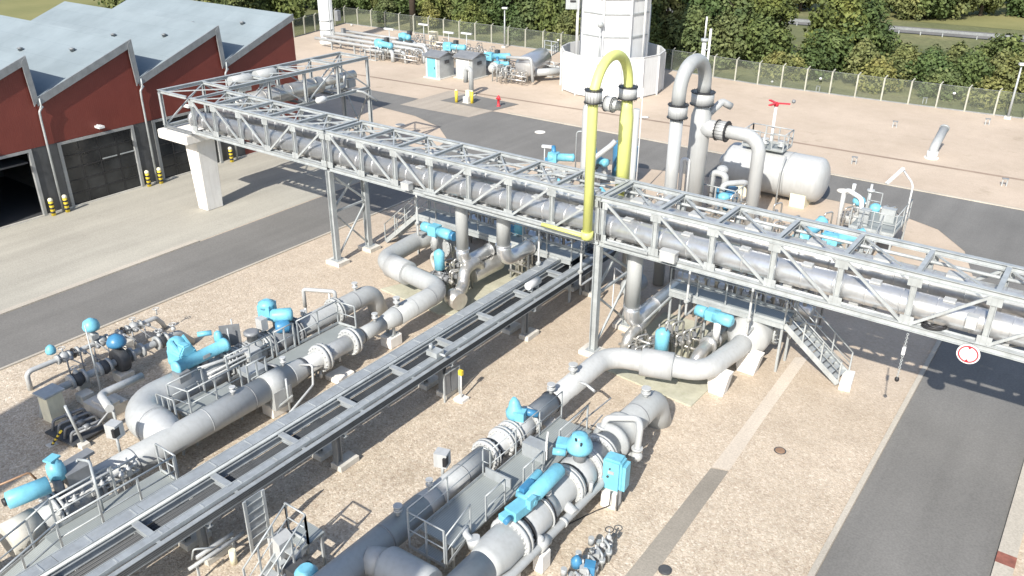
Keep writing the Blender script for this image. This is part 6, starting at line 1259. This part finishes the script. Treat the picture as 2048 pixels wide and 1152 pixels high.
for (px, lab) in (((1703, 328), 'small marker stake in the sand right of the white tank'), ((1785, 255), 'small dark marker in the sand left of the slanting grey pipe'), ((2003, 372), 'small dark marker by the far road near the right edge'), ((1970, 250), 'small flat marker by the fence near the right edge'), ((1632, 183), 'small grey marker at the fence foot above the tank'), ((1845, 207), 'small frame marker at the fence foot above the slanting pipe')):
    p = g(*px); t = Thing('marker_stake', p, lab, 'marker', 'little markers in the sand'); t.part('stake', B().bar(p, p + V((0, 0, .5)), .07).bar(p + V((.25, .1, 0)), p + V((.25, .1, .5)), .07), 'galv'); t.part('plate', B().box(p + V((.12, .05, .5)), (.38, .22, .05), .3), 'galv_dark')

# ================================================================== perimeter fence
t = Thing('mesh_fence', (-30, 78, 0), 'long grey wire mesh fence with concrete posts around the yard', 'fence')
line = [(-79, 40), (-81.2, 68.2), (-83.9, 79.0), (-51.1, 79.7), (-28.0, 77.9), (-17, 78.4), (-6, 79.2), (14, 80.6), (40, 82.5)]
cnt = 0
for (a, b) in zip(line, line[1:]):
    a, b = V((*a, 0)), V((*b, 0)); L = (b - a).length; n = max(1, round(L / 2.35))
    for i in range(n):
        p = a.lerp(b, i / n)
        if cnt < 98: t.part('post', B().bar(p, p + V((0, 0, 2.0)), .12).bar(p + V((0, 0, 2.0)), p + V((.12, .2, 2.2)), .07), 'fencegrey')
        cnt += 1
    nn = (b - a).normalized().cross(V((0, 0, 1))) * .02
    t.part('mesh', B().poly([a + nn + V((0, 0, .05)), b + nn + V((0, 0, .05)), b + nn + V((0, 0, 2.0)), a + nn + V((0, 0, 2.0))]), 'wiremesh')
    t.part('rail', B().cyl(a + V((0, 0, 2.0)), b + V((0, 0, 2.0)), .015, 6).bar(a + V((0, 0, .05)), b + V((0, 0, .05)), .05, .1), 'galv_dark')
# lamps at the fence foot
for i, (px, lab) in enumerate((((1545, 166), 'white ball lamp at the fence foot above the grey gooseneck'), ((1613, 140), 'white lamp on the fence above the white tank'), ((1880, 178), 'white lamp on the fence near the right edge'), ((1026, 70), 'white lamp on the fence left of the white tower'), ((705, 52), 'white lamp at the fence foot right of the exhaust stack'))):
    if i in (0, 4): p = g(*px)
    else: p = g(px[0], px[1] + 62 if i else px[1]); p = V((p.x, 77.7 + (1.2 if i == 2 else 0) + (1.6 if i == 3 else 0), 1.25))
    t = Thing('fence_lamp', p, lab, 'lamp', 'white lamps along the fence'); t.part('globe', B().ball(p + V((0, -.15, .15)), .13, 12, .8), 'white'); t.part('bracket', B().bar(p + V((0, 0, 0)), p + V((0, -.15, .05)), .06), 'galv')

# ================================================================== trees and bushes
def crown_mesh(name, seed, rx, rz, base, nb, nl, ls, mat):
    r = random.Random(seed); b = B()
    blobs = []
    for i in range(nb):
        th = r.random() * 2 * PI; u = r.random() ** .5; zz = r.random()
        prof = math.sin(PI * min(1, .12 + .88 * zz) ** .8) ** .7
        R = rx * prof * u * .8
        blobs.append((V((R * math.cos(th), R * math.sin(th), base + rz * zz)), rx * (.24 + .24 * r.random())))
    for c, br in blobs:
        for k in range(nl):
            d = V((r.gauss(0, 1), r.gauss(0, 1), r.gauss(0, .8))).normalized(); p = c + d * br * (.45 + .6 * r.random() ** .6)
            n = (d + V((r.gauss(0, .6), r.gauss(0, .6), r.gauss(.3, .6)))).normalized(); s = ls * (.55 + .9 * r.random())
            a = n.orthogonal().normalized(); bb = n.cross(a); an = r.random() * 6.28; e1 = a * math.cos(an) + bb * math.sin(an); e2 = n.cross(e1)
            b.face([b.bm.verts.new(p + e1 * s), b.bm.verts.new(p + e2 * s * .55), b.bm.verts.new(p - e1 * s * .8), b.bm.verts.new(p - e2 * s * .55)])
    me = bpy.data.meshes.new(name); b.bm.to_mesh(me); b.bm.free(); me.materials.append(MAT[mat]); return me
def trunk_mesh(name, seed, h, r0):
    r = random.Random(seed); b = B(); b.lathe((0, 0, 0), (0, 0, h), [(0, r0 * 1.25), (h * .08, r0), (h * .6, r0 * .6), (h, r0 * .15)], 9)
    for k in range(7):
        z = h * (.25 + .09 * k); a = k * 2.4; L = h * .34 * (1 - .07 * k); p = V((0, 0, z)); q = p + V((math.cos(a) * L, math.sin(a) * L, L * .75)); b.cyl(p, q, r0 * .38, 6, r0 * .1)
    me = bpy.data.meshes.new(name); b.bm.to_mesh(me); b.bm.free(); me.materials.append(MAT['bark']); return me
VAR = {}
for i, (kind, rx, rz, base, nb, nl, ls, mat) in enumerate((('tall', 3.0, 6.8, 1.0, 46, 130, .25, 'leafdark'), ('tall', 2.7, 7.4, .9, 46, 130, .25, 'leafmid'), ('tall', 3.3, 6.2, .9, 46, 130, .26, 'leafdark'),
        ('round', 2.5, 3.8, .5, 34, 120, .2, 'leafmid'), ('round', 2.8, 3.4, .4, 34, 120, .2, 'leafdark'), ('round', 2.3, 3.2, .4, 32, 120, .2, 'leafolive'),
        ('shrub', 1.8, 1.7, .2, 24, 95, .17, 'leafolive'), ('shrub', 2.0, 2.0, .2, 24, 95, .17, 'leafmid'))):
    VAR.setdefault(kind, []).append((crown_mesh('crown', 11 + i, rx, rz, base, nb, nl, ls, mat), trunk_mesh('trunk', 40 + i, base + rz * .8, .2 if kind == 'tall' else .1), mat))
WORD = {'leafdark': 'dark green', 'leafmid': 'mid green', 'leafolive': 'olive green'}
NAME = {'tall': ('tree', 'tree'), 'round': ('bushy_tree', 'tree'), 'shrub': ('shrub', 'shrub')}
def plant(kind, vi, x, y, s, lab, group):
    cm, tm, mat = VAR[kind][vi % len(VAR[kind])]
    e = bpy.data.objects.new(NAME[kind][0], None); COL.objects.link(e); e.location = (x, y, 0); e.rotation_euler = (0, 0, rnd.random() * 6.28); e.scale = (s * (.9 + .2 * rnd.random()), s * (.9 + .2 * rnd.random()), s * (.92 + .16 * rnd.random())); e.empty_display_size = .3
    tag(e, WORD[mat] + ' ' + lab, NAME[kind][1], group)
    for nm, me in (('crown', cm), ('trunk', tm)): o = bpy.data.objects.new(nm, me); COL.objects.link(o); o.parent = e
G1, G2, G3 = 'trees behind the fence left of the tower', 'trees and bushes behind the fence right of the tower', 'distant trees beyond the highway'
xs = [-101, -96.5, -92, -87.8, -83.5, -79.6, -75.2, -71.4, -67.3, -63.4, -59.2, -55.4, -51.6, -48]
for i, x in enumerate(xs):
    plant('tall', i, x + rnd.uniform(-.8, .8), 86.6 + rnd.uniform(-1, 1.2), rnd.uniform(.85, 1.1), 'tree in the front row of the wood behind the left fence', G1)
for i, x in enumerate(xs[:-1]):
    plant('tall', i + 1, x + 2 + rnd.uniform(-.8, .8), 92.5 + rnd.uniform(-1, 1.5), rnd.uniform(1.05, 1.3), 'taller tree in the back row of the wood behind the left fence', G1)
for i, x in enumerate([-98, -90, -81, -73.5, -66, -59, -53, -47]):
    plant('round', i, x + rnd.uniform(-.8, .8), 82.6 + rnd.uniform(-.4, .7), rnd.uniform(.6, .85), 'low bush at the foot of the wood behind the left fence', G1)
R = [('tall', 0, -44.5, 84.5, .95, 'tree just behind the white tower'), ('tall', 1, -42.0, 86.5, 1.0, 'tree in the dark gap right of the white tower'), ('round', 1, -41.8, 82.6, .9, 'bush at the fence just right of the white tower'),
     ('tall', 2, -38.8, 87.5, 1.0, 'large tree behind the plain mast'), ('round', 0, -37.5, 83.5, 1.15, 'bush behind the fence above the grey gooseneck'), ('tall', 1, -35.0, 88.5, 1.05, 'large tree above the grey gooseneck'),
     ('round', 2, -34.0, 83.6, 1.2, 'bush right of the vent rods behind the fence'), ('tall', 0, -31.4, 89.0, .95, 'tree left of the bright gap in the bushes'), ('round', 1, -30.6, 84.8, 1.15, 'bush left of the bright gap in the bushes'),
     ('shrub', 0, -28.0, 82.0, 1.0, 'low shrub in the bright gap at the fence'), ('shrub', 1, -26.2, 81.6, .9, 'low shrub right of the bright gap at the fence'), ('tall', 0, -24.4, 88.0, 1.05, 'tall tree right of the bright gap'), ('tall', 2, -21.8, 89.0, 1.0, 'tall tree behind the fence above the slanting pipe'),
     ('round', 1, -23.6, 84.0, 1.1, 'bush at the foot of the tall trees right of the gap'), ('round', 2, -20.4, 83.6, .9, 'thin bush right of the tall trees'), ('shrub', 0, -18.4, 82.4, 1.2, 'dry shrub at the fence right of the tall trees'),
     ('round', 0, -17.2, 86.0, .8, 'bush before the highway right of the tall trees'), ('round', 1, -14.8, 85.0, .85, 'bush behind the fence above the right bridge end'), ('round', 0, -13.2, 88.2, .8, 'bush nearest the highway on the right'), ('round', 1, -11.6, 85.2, .85, 'dense bush behind the right fence'),
     ('round', 2, -9.4, 87.4, .85, 'bush above the right mast'), ('round', 0, -7.8, 85.2, .9, 'bush beside the right mast'), ('tall', 1, -4.2, 90.5, .8, 'tree between the right mast and the highway'), ('round', 0, -1.5, 91, 1.3, 'tall bush beyond the right mast'), ('round', 1, -9.8, 92.5, 1.1, 'bush before the highway left of the right mast'), ('round', 1, -5.2, 87.0, 1.0, 'bush at the right edge of the photo'), ('round', 2, -2.0, 86, 1.1, 'bush beyond the right edge of the photo'), ('shrub', 1, -13.0, 82.2, 1.0, 'low shrub at the right fence'), ('shrub', 0, -9.2, 82.4, 1.1, 'low shrub left of the right mast'),
     ('round', 2, -16.0, 92.5, .7, 'bush halfway to the highway'), ('round', 2, -8.0, 93, .8, 'bush halfway to the highway near the right edge'), ('round', 1, -27.5, 97, 1.1, 'bush in front of the highway in the gap'), ('round', 0, -39, 101, 1.3, 'bush far behind the plain mast'), ('shrub', 0, -23, 99, 1.3, 'shrub on the highway verge'), ('shrub', 1, -3, 97, 1.4, 'shrub on the verge at the right edge')]
for (kd, vi, x, y, s, lab) in R: plant(kd, vi, x, y, s, lab, G2)
D = [(-46, 122, 1.2), (-40.5, 126, 1.1), (-36.5, 131, .95), (-30, 127, .8), (-27, 133, 1.0), (-24.6, 130.5, 1.25), (-21.5, 133, 1.3), (-19.0, 137, 1.2), (-28.5, 134, 1.3), (-26.2, 127.5, 1.0), (-33, 128, 1.1), (-14, 140, 1.0), (-9, 139, .9), (-34, 141, 1.1), (-17, 152, 1.1), (-12, 156, 1.2), (-25, 150, 1.1), (-50, 128, 1.3), (-55, 121, 1.3), (-5, 160, 1.2)]
for i, (x, y, s) in enumerate(D): plant('tall' if i % 3 else 'round', i, x, y, s, 'distant tree beyond the highway', G3)
for i, (x, y, s) in enumerate([(-88, 47, .9), (-91, 54, 1), (-95, 60, 1.1), (-104, 62, 1.1), (-112, 66, 1.2), (-120, 70, 1.2), (-87, 61, .9), (-90, 66.5, 1.0), (-89, 73, 1.1), (-95, 74, 1.1), (-100, 78, 1.2), (-110, 79, 1.2), (-130, 82, 1.3), (-140, 70, 1.3)]):
    plant('tall' if i % 3 else 'round', i, x, y, s, 'tree beyond the roof of the red hall', 'trees behind the red hall')
t = Thing('dark_column', (-73.5, 84.0, 0), 'black column standing in for a dark band in the wood behind the left fence', 'pole'); t.part('shaft', B().cyl((-73.5, 80.6, 0), (-73.5, 80.6, 9), .42, 12, .36), 'wood'); t.part('cap', B().cyl((-73.5, 80.6, 9), (-73.5, 80.6, 9.1), .42, 12), 'wood')  # black column drawn for a dark upright band among the trees

for a in ((-20.2, 31.6, 'white small bore manifold behind the right drop pipe of the middle bridge', 6, 1.8, 1.0, 2.2), (-28.0, 33.6, 'silver small bore manifold left of the clad header pipe behind the left platform', 9, 3.5, 2.0, 1.8), (-12.9, 28.2, 'silver small bore manifold between the right drop pipe and the horizontal cyan cylinder', 6, 1.6, .8, 1.3), (-10.6, 32.8, 'pale small bore manifold behind the stair platform near the stair', 8, 2.6, 1.6, 2.4), (-22.6, 40.2, 'pale small bore manifold behind the middle bridge left of the yellow pipe', 8, 3.2, 2.2, 1.6), (-14.2, 40.6, 'pale small bore manifold seen through the left end of the right bridge section', 9, 3.8, 2.0, 1.9), (-27.0, 39.0, 'pale small bore manifold behind the bridge below the leftmost cyan unit', 7, 3.0, 2.0, 1.6), (-66.5, 71.6, 'tangle of thin tubing behind the long white stack pipes', 9, 5.0, 2.0, 1.3), (-56.6, 66.4, 'tangle of thin tubing between the cyan actuators in the far yard', 8, 3.6, 2.4, 1.5), (-58.0, 70.4, 'tangle of thin tubing below the rightmost tube lamps', 7, 3.6, 2.0, 1.2), (-47.6, 63.4, 'tangle of thin tubing at the foot of the silver vessel', 7, 2.6, 1.4, 1.2), (-10.6, 45.4, 'tangle of thin pale tubing on the skid at the far road corner', 7, 2.4, 1.6, 1.7), (-17.2, 42.2, 'tangle of thin pale tubing at the foot of the grey gooseneck', 7, 2.4, 1.4, 1.7)):
    manifold('m', (a[0], a[1], 0), a[2], *a[3:])
for (x, y, z0, lab) in ((-19.2, 28.62, 1.9, 'first thin white pipe hanging from the middle bridge section left of the rack'), (-17.0, 28.62, 2.1, 'thin white pipe hanging from the bridge above the rack'), (-26.4, 28.62, 2.1, 'thin white pipe hanging from the bridge to the left platform'), (-12.0, 28.62, 2.2, 'thin white pipe hanging from the bridge to the stair platform'), (-9.4, 28.62, 2.2, 'thin white pipe hanging from the bridge near the top of the stair')):
    t = Thing('hanging_pipe', (x, y, z0), lab, 'pipe', 'thin pipes hanging from the bridge'); t.part('small_pipe', B().tube([(x, y, 5.0), (x, y, z0 - .4), (x, y + 1.2, z0 - .4), (x, y + 1.2, .06)], .05, .15, 8), 'pipewhite'); t.part('valve_body', B().ball((x, y, z0 + .3), .11, 10).cyl((x, y - .12, z0 + .3), (x, y + .12, z0 + .3), .08, 8), 'pipegrey')
for (px, py, lab) in ((742, 118, 'pale railed service frame between the stack pipes and the branch bridge'), (835, 112, 'pale railed service frame left of the hut with the cyan door'), (1090, 150, 'pale railed service frame right of the silver vessel')):
    p = g(px, py); t = Thing('fenced_pipework', p, lab, 'pipework', 'railed frames in the far yard'); t.part('railing', B().rail([p + V((-1, -.5, 0)), p + V((1.2, -.5, 0)), p + V((1.2, .9, 0)), p + V((-1, .9, 0))], 1.1, .035, .8), 'galv'); t.part('tube', B().tube([p + V((-.8, 0, 0)), p + V((-.8, 0, .9)), p + V((1.6, .2, .9)), p + V((1.6, .2, 0))], .12, .25, 10).tube([p + V((-.5, .5, 0)), p + V((-.5, .5, 1.2)), p + V((.7, .5, 1.2)), p + V((.7, .5, 0))], .1, .2, 10), 'pipewhite')
manifold('m', (-63.5, 64.2, 0), 'tangle of thin pale tubing at the right end of the long white stack pipes', 9, 4.5, 1.6, 1.2)
manifold('m', (-60.5, 67.6, 0), 'tangle of thin pale tubing behind the small grey hut with the cyan door', 8, 4.0, 2.0, 1.4)
manifold('m', (-51.0, 68.5, 0), 'tangle of thin pale tubing left of the shiny silver vessel', 7, 3.4, 1.6, 1.1)
# tall neighbours behind the camera: only their shade reaches the picture
t = Thing('flare_tower', (-24, -11.6, 0), 'white round flare tower outside the frame that shades the gravel at the left edge', 'tower', 'tall towers outside the frame'); t.part('shell', B().lathe((-24, -11.6, 0), (-24, -11.6, 19.3), [(0, 2.3), (.5, 2.05), (19.3, 2.0)], 28), 'white')
t = Thing('exhaust_stack', (-8.6, -10.1, 0), 'grey round stack outside the frame that shades the front main at the bottom edge', 'stack', 'tall towers outside the frame'); t.part('shell', B().dome((-8.6, -10.1, 0), (-8.6, -10.1, 19.2), 1.45, 1.3, 28), 'pipegrey')

# ================================================================== light
SUN = V((.255, -1.30, 1.0)).normalized()
elev = math.asin(SUN.z); rot = math.atan2(SUN.x, SUN.y)
w = bpy.data.worlds.new('World'); scene.world = w; w.use_nodes = True; nt = w.node_tree
bg = nt.nodes['Background']; sky = nt.nodes.new('ShaderNodeTexSky'); sky.sky_type = 'NISHITA'; sky.sun_disc = False
sky.sun_elevation = elev; sky.sun_rotation = rot; sky.air_density = 1.0; sky.dust_density = 1.5; sky.ozone_density = 1.0
nt.links.new(sky.outputs[0], bg.inputs[0]); bg.inputs[1].default_value = .135
ld = bpy.data.lights.new('sun', 'SUN'); ld.energy = 4.8; ld.angle = math.radians(.53); ld.color = (1, .95, .87)
lo = bpy.data.objects.new('sun', ld); COL.objects.link(lo); lo.location = (10, -40, 60); lo.rotation_euler = (-SUN).to_track_quat('-Z', 'Y').to_euler()
scene.view_settings.view_transform = 'Standard'; scene.view_settings.look = 'None'; scene.view_settings.exposure = .56; scene.view_settings.gamma = 1
scene.render.engine = 'CYCLES'; scene.cycles.max_bounces = 6
